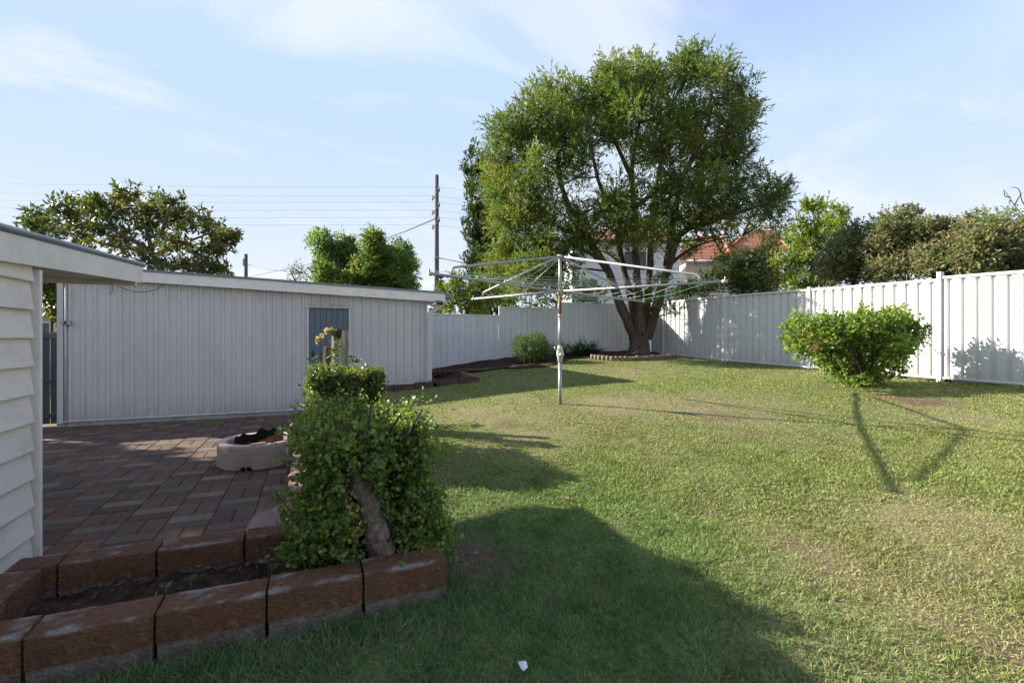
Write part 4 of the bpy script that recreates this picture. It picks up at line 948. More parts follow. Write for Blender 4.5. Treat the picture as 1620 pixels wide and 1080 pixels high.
# second clipped hedge
def far_hedge():
    base = Vector((.32, 4.75, g1(.5, 4.75))); root = empty('clipped_hedge', base, 'small square clipped hedge behind the round-leaved bush', 'hedge')
    t = MB(); limb(t, [base, base + Vector((.03, 0, .35))], .05, .03); t.build('trunk', M['pale_bark'], root); t = MB(); limb(t, [base + Vector((0, .3, 0)), base + Vector((.0, .33, .4))], .04, .02); t.build('trunk', M['pale_bark'], root)
    lo = np.array((.02, 4.5, .2)); hi = np.array((.60, 5.2, H - .315)); n = 3000
    p = lo + rng.random((n, 3)) * (hi - lo); ax = rng.choice(3, n, p=[.38, .34, .28]); sd = rng.random(n) < .5; sd[ax == 2] = False; sd[(ax == 1)] = rng.random((ax == 1).sum()) < .8
    nn = np.zeros((n, 3))
    for k in range(3):
        m = ax == k; p[m, k] = np.where(sd[m], lo[k], hi[k]); nn[m, k] = np.where(sd[m], -1, 1)
    p += nn * ((fbm(p[:, 0] + p[:, 2], p[:, 1] - p[:, 2], 6, 8) - .5) * .16 - .05)[:, None] + rng.normal(size=p.shape) * .025
    td = unit(nn * .8 + np.array((0, 0, .4)) + rng.normal(size=(n, 3)) * .5)
    Cs, Ds, Ns, Ls, Cc = [], [], [], [], []
    bc = leaf_cols(n, [(.085, .13, .03), (.07, .115, .028), (.13, .155, .03), (.05, .09, .025), (.16, .14, .035)], .12)
    for k in range(6):
        q = p + td * ((k + rng.random(n)) / 6 * .09 - .03)[:, None]
        Cs.append(q); Ds.append(unit(td * .3 + rng.normal(size=(n, 3)) * .8)); Ns.append(unit(nn + rng.normal(size=(n, 3)) * .7 + np.array((0, 0, .4)))); Ls.append(rng.uniform(.025, .042, n)); Cc.append(bc * (1 + .2 * rng.normal(size=(n, 1))).clip(.5, 1.6))
    link('foliage', leaf_mesh('foliage', *[np.concatenate(z) for z in (Cs, Ds, Ns, Ls)], np.concatenate(Ls) * .68, np.concatenate(Cc), 'diamond'), M['gloss_leaf'], root)
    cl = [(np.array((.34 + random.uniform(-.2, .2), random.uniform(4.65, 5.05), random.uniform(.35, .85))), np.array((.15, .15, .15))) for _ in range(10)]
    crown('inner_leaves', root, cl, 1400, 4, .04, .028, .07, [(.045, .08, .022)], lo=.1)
far_hedge()
# old timber posts with vine
def posts():
    z0 = .3
    m = MB(); c = P(521, 580, 5.5)
    # dark split stump
    prof = [(-.055, 0), (.055, 0)]
    n = 9; vs = []
    for k in range(n):
        x = -.055 + .11 * k / (n - 1); top = H - .075 - abs(random.gauss(0, .02)) - .02 * k / n
        for y in (-.04, .04): vs += [(c.x + x * CY - y * SY, c.y + x * SY * .2 + y, z0), (c.x + x * CY - y * SY, c.y + x * SY * .2 + y, top)]
    fs = []
    for k in range(n - 1):
        i = k * 4; fs += [(i, i + 4, i + 5, i + 1), (i + 2, i + 3, i + 7, i + 6), (i + 1, i + 5, i + 7, i + 3)]
    fs += [(0, 1, 3, 2), ((n - 1) * 4, (n - 1) * 4 + 2, (n - 1) * 4 + 3, (n - 1) * 4 + 1)]
    m.add(vs, fs); tag(m.build('broken_post', M['black_wood']), 'short blackened post with a splintered top, left of the pale post', 'post', 'old posts behind the hedge')
    root = empty('timber_post', P(534, 580, 5.4), 'weathered pale split post with a dark knot behind the square hedge', 'post', 'old posts behind the hedge')
    p = MB(); b = P(533, 580, 5.4); p.tube([Vector((b.x, b.y, z0)), Vector((b.x, b.y, H - .3)), Vector((b.x - .005, b.y, H + .02)), Vector((b.x, b.y, H + .075))], [.062, .056, .052, .045], 9, smooth=False); p.build('post_body', M['old_wood'], root)
    k = MB(); kk = P(536, 527, 5.34); k.lathe([(.001, -.07), (.024, -.05), (.034, 0), (.030, .04), (.001, .055)], tuple(kk), 10); k.build('knot', M['black_wood'], root)
    s = MB(); bb = P(543, 580, 5.55); s.box((bb.x - .032, bb.y - .02, z0), (bb.x + .055, bb.y + .025, H + .083), .004); s.box((bb.x - .015, bb.y - .03, z0), (bb.x + .012, bb.y - .021, H - .01), .002)
    tag(s.build('slotted_post', M['old_wood']), 'grey squared post with a rusty slot just right of the pale split post', 'post', 'old posts behind the hedge')
    g = MB(); q = lambda x, y: P(x, y, 5.3); g.tube([q(517, 567), q(521, 564), q(524, 562.5), q(528, 566), q(531, 566)], .006, 6); g.tube([q(524, 562.5), q(523, 560)], .005, 6)
    g.tube([q(531, 566), q(538, 567), q(545, 566)], .003, 6); tag(g.build('plant_tie', M['green_wire']), 'green plastic tie knotted round the old posts', 'tie')
    # vine
    r2 = empty('vine', P(530, 580, 5.33), 'thin climbing vine with pale dry leaves on the old posts', 'vine')
    v = MB(); paths = [[(527, 582), (530, 565), (531, 545), (529, 530), (525, 524), (517, 523), (510, 530), (505, 534), (502, 540)], [(531, 560), (533, 540), (528, 528), (523, 521)]]
    C_, D_ = [], []
    for pth in paths:
        o = limb(v, [P(x, y, 5.31) for x, y in pth], .005, .002, 5)
        for a in o: 
            for _ in range(3): C_.append(a + Vector([random.gauss(0, .012)] * 3)); D_.append(rng.normal(size=3))
    v.build('stem', M['old_wood'], r2)
    n = len(C_); C2 = np.array([tuple(c) for c in C_]); pxx, pyy, _ = PX(C2)
    cc = np.where((pxx < 526)[:, None], leaf_cols(n, [(.32, .26, .14), (.28, .22, .12)]), leaf_cols(n, [(.13, .17, .03), (.17, .19, .04)]))
    link('leaves', leaf_mesh('leaves', C2, np.array(D_), rng.normal(size=(n, 3)), .045, .035, cc, 'diamond'), M['leaf'], r2)
    for x, y, r, lab in ((503, 578, 14, 'dark leafy plant behind the hedge left of the old posts'), (554, 574, 10, 'dark leafy plant behind the hedge right of the old posts')):
        bs = P(x, 585, 5.8); rr = empty('leafy_plant', bs, lab, 'plant', 'dark plants behind the hedge')
        st = MB(); st.tube([(bs.x, bs.y, .3), bs], [.02, .01], 6); st.build('stem', M['dark_bark'], rr)
        crown('foliage', rr, [pc(x, y, 5.8, r, r * .8)], 2200, 5, .055, .03, .06, [(.025, .055, .03), (.035, .07, .03)], lo=.1)
posts()

# ------------------------------------------------------------------ clothes hoist
def hoist():
    b = P(886, 638, 6.4); zg = g1(b.x, b.y); b.z = zg
    root = empty('clothes_hoist', b, 'rotary clothes hoist of grey pipe with four arms standing on the lawn', 'clothesline')
    za = H + 74.3 / F * 6.4; zt = H + 130 / F * 6.4
    V = lambda z: Vector((b.x, b.y, z))
    m = MB(); m.tube([V(zg - .1), V(H - 38 / F * 6.4)], .0245, 14); m.build('lower_pole', M['galv'], root)
    m = MB(); m.tube([V(H - 14 / F * 6.4), V(za - .32)], .021, 14); m.tube([V(za - .06), V(zt)], .021, 14); m.build('upper_pole', M['galv'], root)
    m = MB(); m.tube([V(za - .32), V(za - .06)], .0215, 14); m.build('rusty_sleeve', M['rust'], root)
    for q0, q1, rr in ((za - .335, za - .30, .027), (za - .045, za + .02, .034), (zt - .03, zt + .015, .034)):
        m = MB(); m.tube([V(q0), V(q1)], rr, 14); m.build('collar', M['cast'], root)
    z0 = H - 33 / F * 6.4; z1 = H - 15 / F * 6.4
    m = MB(); m.lathe([(.026, z0 - zg - .04), (.032, z0 - zg - .035), (.034, z0 - zg + .0), (.046, z0 - zg + .05), (.048, z0 - zg + .09), (.038, z0 - zg + .13), (.034, z1 - zg), (.030, z1 - zg + .03), (.021, z1 - zg + .03)], (b.x, b.y, zg), 16)
    c2 = Vector((b.x, b.y, z0 + .06)) + Vector((CY, SY, 0)) * .02 - Vector((SY, CY, 0)) * .06
    m.lathe([(.001, -.025), (.03, -.022), (.036, 0), (.03, .022), (.001, .026)], tuple(c2), 14); ho = m.build('crank_housing', M['cast'], root)
    m = MB(); h0 = V(z1 - .02); left = -Vector((CY, SY, 0)); m.tube([h0, h0 + left * .10], .010, 8); m.tube([h0 + left * .10, h0 + left * .105 + Vector((0, 0, .04))], .012, 8); m.tube([h0 + left * -.04 + Vector((0, 0, -.05)), h0 - Vector((SY, CY, 0)) * .07 + Vector((0, 0, -.10)), h0 + left * .06 + Vector((0, 0, -.02))], .008, 6); m.build('crank_handle', M['galv'], root)
    def cv(X, Y): return Vector((CY * X + SY * Y, -SY * X + CY * Y, 0))
    arms = [cv(-1.42, -1.76), cv(-1.24, 1.26), cv(1.58, 1.78), cv(1.68, -1.12)]
    c = V(za)
    for a in arms:
        u = a.normalized(); e = c + a; arm = MB(); arm.tube([c + u * .03, e], .0155, 10); ao = arm.build('arm', M['galv'], root)
        k = MB(); k.tube([e - u * .03, e + u * .02], .021, 10); k.tube([e + Vector((0, 0, .02)), e + Vector((0, 0, .05))], .008, 6); k.build('end_cap', M['cast'], ao)
        for f in (.35, .5, .65, .8): 
            k2 = MB(); k2.tube([c + a * f + Vector((0, 0, .015)), c + a * f + Vector((0, 0, .045))], .006, 6); k2.build('wire_eye', M['galv'], ao)
        s = MB(); q = c + a * .87
        top = V(zt - .01) + u * .03
        pts = [top, q + Vector((0, 0, .10)) - u * .06, q + Vector((0, 0, .088)) - u * .02, q + Vector((0, 0, .06)), q + Vector((0, 0, .01))]
        s.tube(pts, .0135, 9); s.build('stay', M['galv'], root)
        w = MB(); w.tube([V(zt - .02), c + a * .42], .004, 6); w.build('brace_rod', M['galv'], root)
    for f in (.36, .5, .64, .8, .97):
        w = MB(); 
        for i in range(4):
            p0 = c + arms[i] * f + Vector((0, 0, .03)); p1 = c + arms[(i + 1) % 4] * f + Vector((0, 0, .03)); mid = (p0 + p1) / 2 - Vector((0, 0, .02 + .02 * f))
            w.tube([p0, p0.lerp(p1, .25) - Vector((0, 0, .018)), mid, p0.lerp(p1, .75) - Vector((0, 0, .018)), p1], .0022, 4)
        w.build('line_wire', M['green_wire'] if f == .97 else M['wire'], root)
hoist()

# ------------------------------------------------------------------ garden along the back
def ground_p(x, y, d):
    p = P(x, y, d); p.z = g1(p.x, p.y); return p
def round_shrub():
    b = ground_p(842, 575, 12.3); root = empty('round_shrub', b, 'neat round green shrub in front of the back fence', 'shrub')
    t = MB()
    for _ in range(6): t.tube([b, b + Vector((random.gauss(0, .2), random.gauss(0, .2), .45))], [.02, .008], 5)
    t.build('stems', M['dark_bark'], root)
    c = np.array(b) + np.array((0, 0, .36)); cl = [(c, np.array((.46, .44, .36)))]
    cl = [(c, np.array((.44, .42, .34)))] + [(c + unit(rng.normal(size=3)) * np.array((.36, .34, .27)), np.array((.17, .17, .15))) for _ in range(26)]
    crown('foliage', root, cl, 3200, 4, .035, .022, .07, [(.075, .125, .032), (.06, .105, .03), (.09, .145, .04), (.11, .16, .05)], lo=.7, up=.3)
round_shrub()
def strappy(x, d, s, lab, n=110):
    b = ground_p(x, 565, d); root = empty('strappy_plant', b, lab, 'plant', 'strappy plants by the back fence')
    a = rng.random(n) * 2 * np.pi; r = rng.random(n) ** .6; D = np.stack([np.cos(a) * r, np.sin(a) * r, 1.05 - r * .5], 1)
    C_ = np.array(b) + np.stack([np.cos(a) * r * .08, np.sin(a) * r * .08, r * 0], 1)
    me = leaf_mesh('leaves', C_, D, np.tile([0, 0, 1.], (n, 1)) + rng.normal(size=(n, 3)) * .2, s * rng.uniform(.6, 1.15, n), .028, leaf_cols(n, [(.03, .055, .022), (.04, .07, .025), (.06, .08, .03)]), 'strap')
    link('leaves', me, M['leaf'], root)
    c = MB(); c.tube([b - Vector((0, 0, .03)), b + Vector((0, 0, .06))], [.09, .06], 10); c.build('stem_base', M['dark_bark'], root)
strappy(888, 13.2, .52, 'small dark strappy clump behind the hoist pole')
strappy(918, 13.3, .66, 'largest dark strappy clump, right of the hoist pole')
strappy(936, 13.6, .55, 'dark strappy clump nearest the log edging')
# log edging round the tree
def logs():
    path = [(937, 570, 12.6), (950, 570, 12.4), (970, 569.5, 12.2), (995, 567.5, 12.2), (1020, 565, 12.4), (1050, 562.5, 12.9), (1075, 561, 13.4)]
    pts = [ground_p(*p) for p in path]; proto = None
    L = 0; seg = []
    for i in range(len(pts) - 1): seg.append((L, pts[i], pts[i + 1])); L += (pts[i + 1] - pts[i]).length
    n = int(L / .115); lab = 'short upright log in the low curved log edging under the big tree'
    for k in range(n):
        s = k * .115
        for l0, a, b in seg:
            if l0 <= s <= l0 + (b - a).length: p = a.lerp(b, (s - l0) / (b - a).length); break
        p.z = g1(p.x, p.y)
        m = MB(); r = random.uniform(.048, .056); hh = random.uniform(.10, .13)
        m.tube([Vector((0, 0, -.06)), Vector((0, 0, hh - .012)), Vector((0, 0, hh))], [r, r, r * .86], 9)
        o = m.build('edging_log', M['log']); o.location = p; tag(o, lab, 'log', 'logs edging the bed under the big tree')
logs()
# brick edging and sump beside the shed corner
def corner_edging():
    labs = ['dark edging brick below the shed wall, nearest the hedge', 'dark edging brick below the shed wall, middle of three', 'dark edging brick below the shed wall, beside the downpipe']
    a = .98
    for i, w in enumerate((.40, .36, .34)):
        m = MB(); z = g1(a + w / 2, 8.9); m.box((-w / 2, -.05, -.05), (w / 2, .05, .13), .008); o = m.build('edging_brick', M['brick_edge']); o.location = (a + w / 2, 8.86, z - .02); o.rotation_euler.z = random.uniform(-.03, .03)
        tag(o, labs[i], 'brick', 'dark edging bricks by the shed corner'); a += w + .012
    tag(link('strip_soil', grid_mesh('strip_soil', .8, 2.2, 8.9, 9.36, .04, lambda a, b: a > -9, lambda a, b: gz(a, b) + .07 + (fbm(a, b, 8) - .5) * .05), M['soil']), kind='structure')
    labs2 = ['dark edging brick at the front of the sump by the lawn, left one', 'dark edging brick at the front of the sump by the lawn, right one']
    a = 2.26
    for i, w in enumerate((.36, .40)):
        m = MB(); z = g1(a + w / 2, 9.0); m.box((-w / 2, -.05, -.05), (w / 2, .05, .12), .008); o = m.build('edging_brick', M['brick_edge']); o.location = (a + w / 2, 8.98, z - .01); tag(o, labs2[i], 'brick', 'dark edging bricks by the shed corner'); a += w + .012
    for (p, q, lab) in (((2.22, 8.95), (2.22, 9.6), 'dark board on the left side of the sump by the shed corner'), ((3.05, 8.95), (3.02, 10.1), 'grey weathered board along the right side of the sump')):
        m = MB(); p3 = Vector((p[0], p[1], g1(*p) + .02)); q3 = Vector((q[0], q[1], g1(*q) + .06)); dv = q3 - p3; Mx = Matrix.Translation((p3 + q3) / 2) @ dv.to_track_quat('Y', 'Z').to_matrix().to_4x4()
        m.box((-.03, -dv.length / 2, -.06), (.03, dv.length / 2, .07), .006, Mx); tag(m.build('edging_board', M['brick_edge'] if p[0] < 2.5 else M['log']), lab, 'board')
    tag(link('sump_soil', grid_mesh('sump_soil', 2.24, 3.04, 8.95, 10.3, .04, lambda a, b: a > -9, lambda a, b: gz(a, b) + .05 + (fbm(a, b, 8, 3) - .5) * .07), M['soil']), kind='structure')
    m = MB(); c = Vector((2.62, 10.35, g1(2.6, 10.3)))
    for _ in range(14): limb(m, [c + Vector((random.gauss(0, .15), random.gauss(0, .12), .05)), c + Vector((random.gauss(0, .15), random.gauss(0, .1), .16)), c + Vector((random.gauss(0, .3), random.gauss(0, .15), .08))], .025, .008, 6)
    tag(m.build('root_heap', M['dark_bark']), 'heap of dark roots and sticks beside the downpipe', 'roots')
corner_edging()

# ------------------------------------------------------------------ hibiscus
def hibiscus():
    b = ground_p(1368, 612, 8.0); root = empty('hibiscus_bush', b, 'broad green hibiscus bush with orange flowers in front of the steel fence', 'bush')
    d0 = math.hypot(b.x, b.y); d0 = SY * b.x + CY * b.y
    t = MB(); pts = []
    for x, y, dd in ((1300, 540, 0), (1330, 520, -.3), (1370, 520, .3), (1400, 530, -.2), (1430, 545, .2), (1350, 550, -.5), (1390, 560, .6), (1290, 520, .3)):
        o = limb(t, [b, b.lerp(P(x, y, d0 + dd), .5) + Vector((0, 0, .05)), P(x, y, d0 + dd)], .02, .006, 7); pts += o[4:]
    cl = [pc(x, y + max(0, (540 - y) * .12), d0 + random.uniform(-.45, .45), r * .95) for x, y, r in [(1275, 525, 26), (1300, 510, 24), (1330, 505, 24), (1360, 503, 22), (1395, 505, 22), (1425, 512, 24), (1440, 530, 22), (1270, 548, 22), (1300, 545, 28), (1335, 540, 30), (1370, 535, 30), (1405, 540, 30), (1432, 552, 22), (1310, 570, 24), (1345, 572, 26), (1380, 570, 26), (1410, 568, 22), (1350, 592, 18), (1375, 592, 18), (1330, 580, 16), (1362, 604, 10), (1335, 598, 11), (1390, 598, 11), (1255, 540, 10), (1452, 540, 10)]]
    sc_ = sub(cl, 5, .58, .8); twigs_to(t, pts, sc_[::2], .008)
    t.build('stems', M['dark_bark'], root)
    crown('foliage', root, sc_, 2100, 6, .056, .037, .12, [(.17, .25, .045), (.14, .215, .04), (.20, .28, .05), (.12, .18, .04), (.26, .29, .06), (.22, .27, .055), (.16, .23, .05)], lo=.3, up=.3, leafang=1.0, mat_=M['gloss_leaf'])
    for x, y, s in ((1289, 548, .058), (1283, 527, .03)):
        c = P(x, y, d0 - .62); f = MB(); nrm = Vector((-SY * .8, -CY, .35)).normalized(); u = nrm.cross(Vector((0, 0, 1))).normalized(); w = u.cross(nrm)
        for k in range(5):
            a = 2 * math.pi * k / 5; e = u * math.cos(a) + w * math.sin(a); sd = nrm.cross(e)
            f.add([c, c + e * s * .55 + sd * s * .42 + nrm * s * .25, c + e * s + nrm * s * .12, c + e * s * .55 - sd * s * .42 + nrm * s * .25], [(0, 1, 2, 3)])
        f.tube([c, c + nrm * s * .9], [.004, .003], 5); f.build('flower', M['petal'], root)
hibiscus()
for i, (x, y) in enumerate(((1282, 597), (1408, 632), (1274, 603))):
    m = MB(); p = anchor(x, y); p.z = g1(p.x, p.y) + .035
    for k in range(4):
        a = k * 1.6 + i; m.add([p, p + Vector((.03 * math.cos(a), .03 * math.sin(a), .012)), p + Vector((.05 * math.cos(a + .5), .05 * math.sin(a + .5), .004)), p + Vector((.03 * math.cos(a + 1), .03 * math.sin(a + 1), .014))], [(0, 1, 2, 3)])
    tag(m.build('fallen_flower', M['petal']), ['fallen orange flower on the grass under the left side of the hibiscus', 'fallen orange flower on the grass in front of the hibiscus, right of its stem', 'smallest fallen orange flower at the foot of the steel fence'][i], 'flower')
m = MB(); p = anchor(828, 1073); p.z = g1(p.x, p.y) + .03
m.add([p + Vector(q) for q in ((0, 0, 0), (.02, .004, .006), (.026, .03, .012), (.012, .05, .004), (-.006, .04, .012), (-.004, .015, .002), (.012, .024, .022))], [(0, 1, 6), (1, 2, 6), (2, 3, 6), (3, 4, 6), (4, 5, 6), (5, 0, 6)])
tag(m.build('paper_scrap', M['white_plastic']), 'crumpled white scrap lying in the shaded grass at the bottom edge', 'scrap')

# ------------------------------------------------------------------ houses beyond
def houses():
    d = 25.; c = P(975, 500, d); rt = empty('white_house', (c.x, c.y, -.14), 'white two storey house with terracotta roof behind the big tree', 'house')
    def cam_box(mb, x0, x1, y0, y1, d0, d1):
        q = []
        for yy in (y1, y0):
            for xx, dd in ((x0, d0), (x1, d0)): 
                p = P(xx, yy, d0); q.append(p)
        a, b_, c_, e = q[0], q[1], q[3], q[2]; nrm = Vector((SY, CY, 0)) * (d1 - d0)
        mb.add([a, b_, c_, e, a + nrm, b_ + nrm, c_ + nrm, e + nrm], [(0, 1, 2, 3), (1, 5, 6, 2), (5, 4, 7, 6), (4, 0, 3, 7), (3, 2, 6, 7), (0, 4, 5, 1)])
    w = MB(); cam_box(w, 905, 1075, 376, 570, d, d + 7)
    for k in range(22):
        y = 382 + k * 8.2; cam_box(w, 905, 1075, y, y + .8, d - .02, d)
    w.build('wall', M['house_white'], rt)
    r = MB(); p0, p1 = P(895, 379, d - .4), P(1085, 379, d - .4); ridge = P(945, 362, d + 3.2), P(1035, 362, d + 3.2); p2, p3 = P(1085, 379, d - .4) + Vector((SY, CY, 0)) * 7.5, P(895, 379, d - .4) + Vector((SY, CY, 0)) * 7.5
    r.add([p0, p1, ridge[1], ridge[0], p2, p3], [(0, 1, 2, 3), (1, 4, 2), (4, 5, 3, 2), (5, 0, 3)]); r.build('roof', M['terracotta'], rt)
    for x0, x1, y0, y1 in ((918, 948, 440, 480), (985, 1025, 395, 430)):
        f = MB(); cam_box(f, x0, x1, y0, y1, d - .06, d - .021); fo = f.build('window', M['house_white'], rt)
        g = MB(); cam_box(g, x0 + 3, x1 - 3, y0 + 3, y1 - 3, d - .08, d - .061); g.build('pane', M['glass'], fo)
    # terracotta house right
    d = 30.; c = P(1150, 500, d); rt = empty('tiled_house', (c.x, c.y, -.14), 'house with orange terracotta tiles behind the steel fence', 'house')
    w = MB(); cam_box(w, 1085, 1232, 412, 570, d, d + 8); w.build('wall', M['cream'], rt)
    def hip(x0, x1, ye, yr, xr0, xr1, dd, dp):
        m = MB(); nrm = Vector((SY, CY, 0)); A, B = P(x0, ye, dd), P(x1, ye, dd); r0, r1 = P(xr0, yr, dd + dp / 2), P(xr1, yr, dd + dp / 2); C_, D_ = B + nrm * dp, A + nrm * dp
        n = 16
        for i in range(n):    # courses of tiles, each lapping over the one below
            t0, t1 = i / n, (i + 1) / n; up = Vector((0, 0, .045))
            m.add([A.lerp(r0, t0) + up, B.lerp(r1, t0) + up, B.lerp(r1, t1), A.lerp(r0, t1), A.lerp(r0, t0), B.lerp(r1, t0)], [(0, 1, 2, 3), (4, 5, 1, 0)])
            m.add([B.lerp(r1, t0) + up, C_.lerp(r1, t0) + up, C_.lerp(r1, t1), B.lerp(r1, t1)], [(0, 1, 2, 3)])
            m.add([D_.lerp(r0, t0) + up, A.lerp(r0, t0) + up, A.lerp(r0, t1), D_.lerp(r0, t1)], [(0, 1, 2, 3)])
        m.add([C_, D_, r0, r1], [(0, 1, 2, 3)]); m.tube([A + Vector((0, 0, .06)), r0 + Vector((0, 0, .06))], .09, 6); m.tube([B + Vector((0, 0, .06)), r1 + Vector((0, 0, .06))], .09, 6); m.tube([r0, r1], .1, 6)
        return m
    m = hip(1078, 1160, 410, 375, 1105, 1140, d - .5, 8); m.build('roof', M['terracotta'], rt)
    m = hip(1150, 1250, 398, 366, 1185, 1225, d + 2, 8); m.build('roof', M['terracotta'], rt)
    g = MB(); g.tube([P(1075, 413, d - .55), P(1162, 413, d - .55)], .09, 6); g.build('gutter', M['white_paint'], rt)
    f = MB(); cam_box(f, 1170, 1190, 425, 450, d - .05, d + .001); fo = f.build('window', M['white_paint'], rt); g = MB(); cam_box(g, 1172, 1188, 427, 448, d - .07, d - .051); g.build('pane', M['glass'], fo)
    d = 15.; c = P(1640, 500, d); rt = empty('pale_shed', (c.x, c.y, -.14), 'pale gable glimpsed above the fence at the right edge', 'shed')
    w = MB(); cam_box(w, 1602, 1720, 428, 560, d, d + 3); w.build('wall', M['cream'], rt); r = MB(); cam_box(r, 1598, 1724, 421, 427.6, d - .2, d + 3.2); r.build('roof', M['white_paint'], rt)
    # cream cottage seen in the gap on the left
    d = 15.; c = P(70, 520, d); rt = empty('cream_cottage', (c.x, c.y, -.14), 'cream cottage with white gutter seen in the gap left of the shed', 'house')
    w = MB(); cam_box(w, -60, 160, 498, 640, d, d + 5); w.build('wall', M['cream'], rt)
    r = MB(); nrm = Vector((SY, CY, 0)); A, B = P(-70, 489, d - .4), P(150, 490, d - .4); C_, D_ = P(150, 440, d + 3), P(-70, 440, d + 3)
    n = 40; vs = []
    for i in range(n + 1):
        t = i / n; up = Vector((0, 0, .05 if i % 2 else 0)); vs += [A.lerp(B, t) + up, D_.lerp(C_, t) + up]
    r.add(vs, [(2 * i, 2 * i + 2, 2 * i + 3, 2 * i + 1) for i in range(n)]); r.build('roof', M['roof_sheet'], rt)
    g = MB(); cam_box(g, -70, 150, 487, 493, d - .52, d - .41); g.build('gutter', M['white_paint'], rt); g = MB(); cam_box(g, -70, 150, 493.5, 499, d - .35, d - .005); g.build('eave_lining', M['roof_sheet'], rt)
    f = MB(); cam_box(f, 61, 79, 508, 545, d - .05, d - .001); fo = f.build('window', M['white_paint'], rt); g = MB(); cam_box(g, 63.5, 76.5, 511, 543, d - .07, d - .051); g.build('pane', M['glass'], fo)
houses()
d = 12.
simple_tree('gap_shrub', 'leafy shrub with yellowing leaves in the gap between house and shed', [gp(82, 520, d), P(82, 480, d)], [], [pc(x, y, d, r) for x, y, r in [(72, 455, 12), (88, 460, 12), (66, 445, 9), (82, 445, 10), (92, 478, 8), (78, 478, 6), (96, 500, 6), (72, 466, 8)]], [(.08, .12, .025), (.11, .14, .03), (.2, .18, .03)], 50, 6, .13, .06, .2, subk=4, subf=.5, r0=.04, cat='shrub')

# ------------------------------------------------------------------ power poles and wires
def poles():
    d = 32.; top = P(691, 277, d); b = Vector((top.x, top.y, -.14)); root = empty('power_pole', b, 'tall dark timber power pole with three crossarms beyond the shed', 'power pole')
    p = MB(); p.tube([b, b + Vector((0, 0, 6)), top], [.17, .155, .125], 10); p.build('pole', M['pole_wood'], root)
    ins = []
    for y0, y1 in ((316, 301), (339, 325), (362, 349)):
        zc = H + (HY - (y0 + y1) / 2) / F * d; dA = (zc - H) * F / (HY - y0); dB = (zc - H) * F / (HY - y1)
        A, B = P(684, y0, dA), P(695, y1, dB); a = MB(); a.tube([A, B], .065, 6); ao = a.build('crossarm', M['pole_wood'], root)
        for f in (.06, .94):
            q = A.lerp(B, f); i_ = MB(); i_.lathe([(.02, .05), (.07, .08), (.05, .14), (.075, .18), (.03, .26), (.001, .27)], tuple(q), 10); i_.build('insulator', M['concrete'], ao); ins.append(q + Vector((0, 0, .24)))
    s = MB(); q = P(690, 407, d - .2); s.box((q.x - .12, q.y - .12, q.z - .12), (q.x + .12, q.y + .12, q.z + .1), .02); s.build('cable_bracket', M['zinc'], root)
    ys = [312, 299, 334, 324, 357, 347]; yl = [309, 294, 333, 321, 356, 346]; labs = ['second', 'highest', 'fourth', 'third', 'lowest', 'fifth']
    for k, q in enumerate(ins):
        w = MB(); l = P(-250, yl[k] - 14, d + 14); r = P(1000, ys[k] + 24, d + 4)
        w.tube([l, l.lerp(q, .35) - Vector((0, 0, .35)), l.lerp(q, .7) - Vector((0, 0, .25)), q, q.lerp(r, .5) - Vector((0, 0, .2)), r], .0055, 4)
        tag(w.build('power_line', M['cable']), '%s of the six thin power lines crossing the sky from the pole' % labs[k], 'power line', 'power lines on the tall pole')
    for e, lab in ((P(389, 439, 50.), 'thick low cable running left from the tall power pole to the short one'), (P(1300, 470, d - 5), 'thick low cable sagging right from the power pole behind the cypress')):
        w = MB(); w.tube([q, q.lerp(e, .12) - Vector((0, 0, .25)), q.lerp(e, .5) - Vector((0, 0, .6)), e], .03, 5); q = P(690, 407, d - .2)
        tag(w.build('service_cable', M['cable']), lab, 'cable')
    d = 50.; t2 = P(389, 402, d); b2 = Vector((t2.x, t2.y, -.14)); r2 = empty('short_pole', b2, 'short distant dark pole just above the shed roof', 'power pole')
    p = MB(); p.tube([b2, t2], [.2, .17], 8); p.build('pole', M['pole_wood'], r2)
    c = MB(); c.box((t2.x - .26, t2.y - .2, t2.z - 1.2), (t2.x - .12, t2.y + .2, t2.z - .5), .02); c.build('fuse_box', M['zinc'], r2)
    for a, e, lab, r in ((P(389, 418, d), P(480, 432, d - 5), 'thin wire running right from the short distant pole', .018),):
        w = MB(); w.tube([a, a.lerp(e, .5) - Vector((0, 0, .15)), e], r, 4); tag(w.build('service_cable', M['cable']), lab, 'cable')
poles()

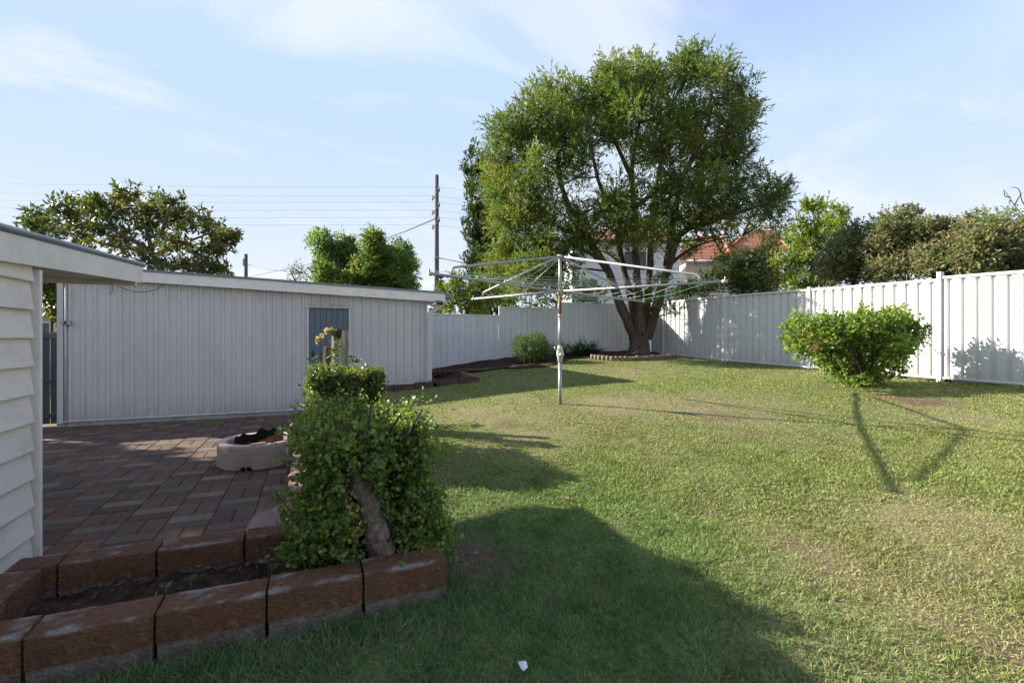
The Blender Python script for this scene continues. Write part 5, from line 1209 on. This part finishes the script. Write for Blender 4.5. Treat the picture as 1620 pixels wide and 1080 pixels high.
# ------------------------------------------------------------------ soil litter and seedlings
def litter():
    n = 300; a = rng.uniform(-1.3, .6, n); b = rng.uniform(2.5, 3.0, n); z = BT - .11 + .05 * np.clip(a + .2, 0, .8)
    C_ = np.stack([a, b, z + .01], 1); D_ = rng.normal(size=(n, 3)) * (1, 1, .25)
    cc = leaf_cols(n, [(.10, .065, .04), (.13, .09, .06), (.07, .045, .03), (.18, .15, .11)])
    n2 = 500; a2 = rng.uniform(.8, 9.8, n2); b2 = rng.uniform(-.5, 11.5, n2); ok = rng.random(n2) < .25 + .6 * np.exp(-((a2 - 8) ** 2 + (b2 - 10) ** 2) / 8) + .6 * np.exp(-((a2 - 1.0) ** 2 + (b2 - 3) ** 2) / 1.5); a2, b2 = a2[ok], b2[ok]; n2 = len(a2)
    tag(link('fallen_leaves', leaf_mesh('fallen_leaves', np.stack([a2, b2, gz(a2, b2) + .03], 1), rng.normal(size=(n2, 3)) * (1, 1, .25), np.tile([0, 0, 1.], (n2, 1)) + rng.normal(size=(n2, 3)) * .4, rng.uniform(.03, .06, n2), rng.uniform(.015, .03, n2), leaf_cols(n2, [(.22, .13, .07), (.16, .10, .06), (.30, .20, .10)]), 'diamond'), M['dry_leaf']), kind='stuff')
    tag(link('leaf_litter', leaf_mesh('leaf_litter', C_, D_, np.tile([0, 0, 1.], (n, 1)) + rng.normal(size=(n, 3)) * .5, rng.uniform(.012, .05, n), rng.uniform(.003, .014, n), cc, 'diamond'), M['dry_leaf']), kind='stuff')
    spots = [((160, 905), 'two-leaved green seedling near the rear row of blocks'), ((205, 907), 'tiny seedling beside the rear row of blocks'), ((263, 934), 'grey green seedling lying on the front row side of the soil'), ((302, 922), 'green four-leaved seedling in the middle of the soil bed'), ((430, 905), 'small green seedling below the jade bush')]
    for i, ((x, y), lab) in enumerate(spots):
        dd = (H - (BT - .10)) * F / (y - HY); p = P(x, y, dd); root = empty('seedling', p, lab, 'seedling', 'seedlings in the front bed')
        k = 6 if i != 1 else 4; an = np.arange(k) * 2 * np.pi / k + i; D2 = np.stack([np.cos(an), np.sin(an), np.full(k, .7)], 1)
        g = (.09, .16, .06) if i != 2 else (.16, .20, .15)
        link('leaves', leaf_mesh('leaves', np.tile(np.array(p) + (0, 0, .012), (k, 1)), D2, np.tile([0, 0, 1.], (k, 1)) + rng.normal(size=(k, 3)) * .3, .038, .017, leaf_cols(k, [g]), 'oval'), M['leaf'], root)
        s = MB(); s.tube([p - Vector((0, 0, .03)), p + Vector((0, 0, .014))], .002, 5); s.build('stem', M['green_wire'], root)
litter()

# ------------------------------------------------------------------ grass
def grass():
    Cs, Ds, Ln, Wd, Cc = [], [], [], [], []
    def layer(n, dmin, dmax, l0, l1, w, keepf=1.0):
        u = rng.random(n); dd = np.sqrt(dmin ** 2 + (dmax ** 2 - dmin ** 2) * u); s = rng.uniform(-1.12, 1.12, n)
        X = s * dd; a = CY * X + SY * dd; b = -SY * X + CY * dd
        ok = in_lawn(a, b) & ~in_soil(a, b + .03) & ~((a > .76) & (a < 2.25) & (b > 8.8)) & ~((a > 2.2) & (a < 3.1) & (b > 8.9)) & (a > -1.42) & ~((a < .68) & (b > 2.6))
        dr = dirt_amt(a, b); ok &= rng.random(n) > dr * .85
        a, b = a[ok], b[ok]; st = straw_amt(a, b); m = len(a)
        tall = np.exp(-((b - 2.25) / .22) ** 2) * (a < .7) + 1.0 * np.exp(-((a - 9.95) / .18) ** 2)
        cl_ = fbm(a, b, 7.5, 2, 3); vig = (.45 + .6 * fbm(a, b, 2.2, 5) + 1.3 * np.clip(cl_ - .5, 0, 1)) * (1 - .35 * st)
        az = rng.random(m) * 2 * np.pi; lean = rng.uniform(.2, 1.15, m)
        D = np.stack([np.cos(az) * lean, np.sin(az) * lean, np.ones(m)], 1)
        L = rng.uniform(l0, l1, m) * vig * (1 + .9 * tall)
        isst = rng.random(m) < st * .7
        g = GREEN + (GREEN2 - GREEN) * rng.random((m, 1)); shade_mix = (np.clip(1.5 - np.hypot(a - .4, (b - 2.0) * .8) / 1.6, 0, 1) * .8)[:, None]; g = g * (1 - shade_mix) + SHADE_GREEN * shade_mix; g = g * (1.25 - .6 * cl_)[:, None]; c = np.where(isst[:, None], STRAWC * rng.uniform(.65, 1.25, (m, 1)), g * rng.uniform(.7, 1.3, (m, 1)))  # blades round the front bed take the painted shade tint
        D[isst] *= (1.6, 1.6, .6)
        z = gz(a, b) - .004
        Cs.append(np.stack([a, b, z], 1)); Ds.append(D); Ln.append(L); Wd.append(np.full(m, w) * rng.uniform(.7, 1.3, m)); Cc.append(c)
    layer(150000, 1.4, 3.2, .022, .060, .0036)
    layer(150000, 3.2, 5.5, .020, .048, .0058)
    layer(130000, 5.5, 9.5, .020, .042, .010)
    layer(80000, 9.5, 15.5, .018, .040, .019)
    C_ = np.concatenate(Cs); D_ = np.concatenate(Ds); n = len(C_)
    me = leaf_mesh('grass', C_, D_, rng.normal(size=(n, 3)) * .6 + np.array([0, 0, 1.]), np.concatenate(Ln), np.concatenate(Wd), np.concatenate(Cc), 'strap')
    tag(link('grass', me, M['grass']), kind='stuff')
grass()
print('objects', len(bpy.data.objects), 'tris', sum(len(m.polygons) for m in bpy.data.meshes))
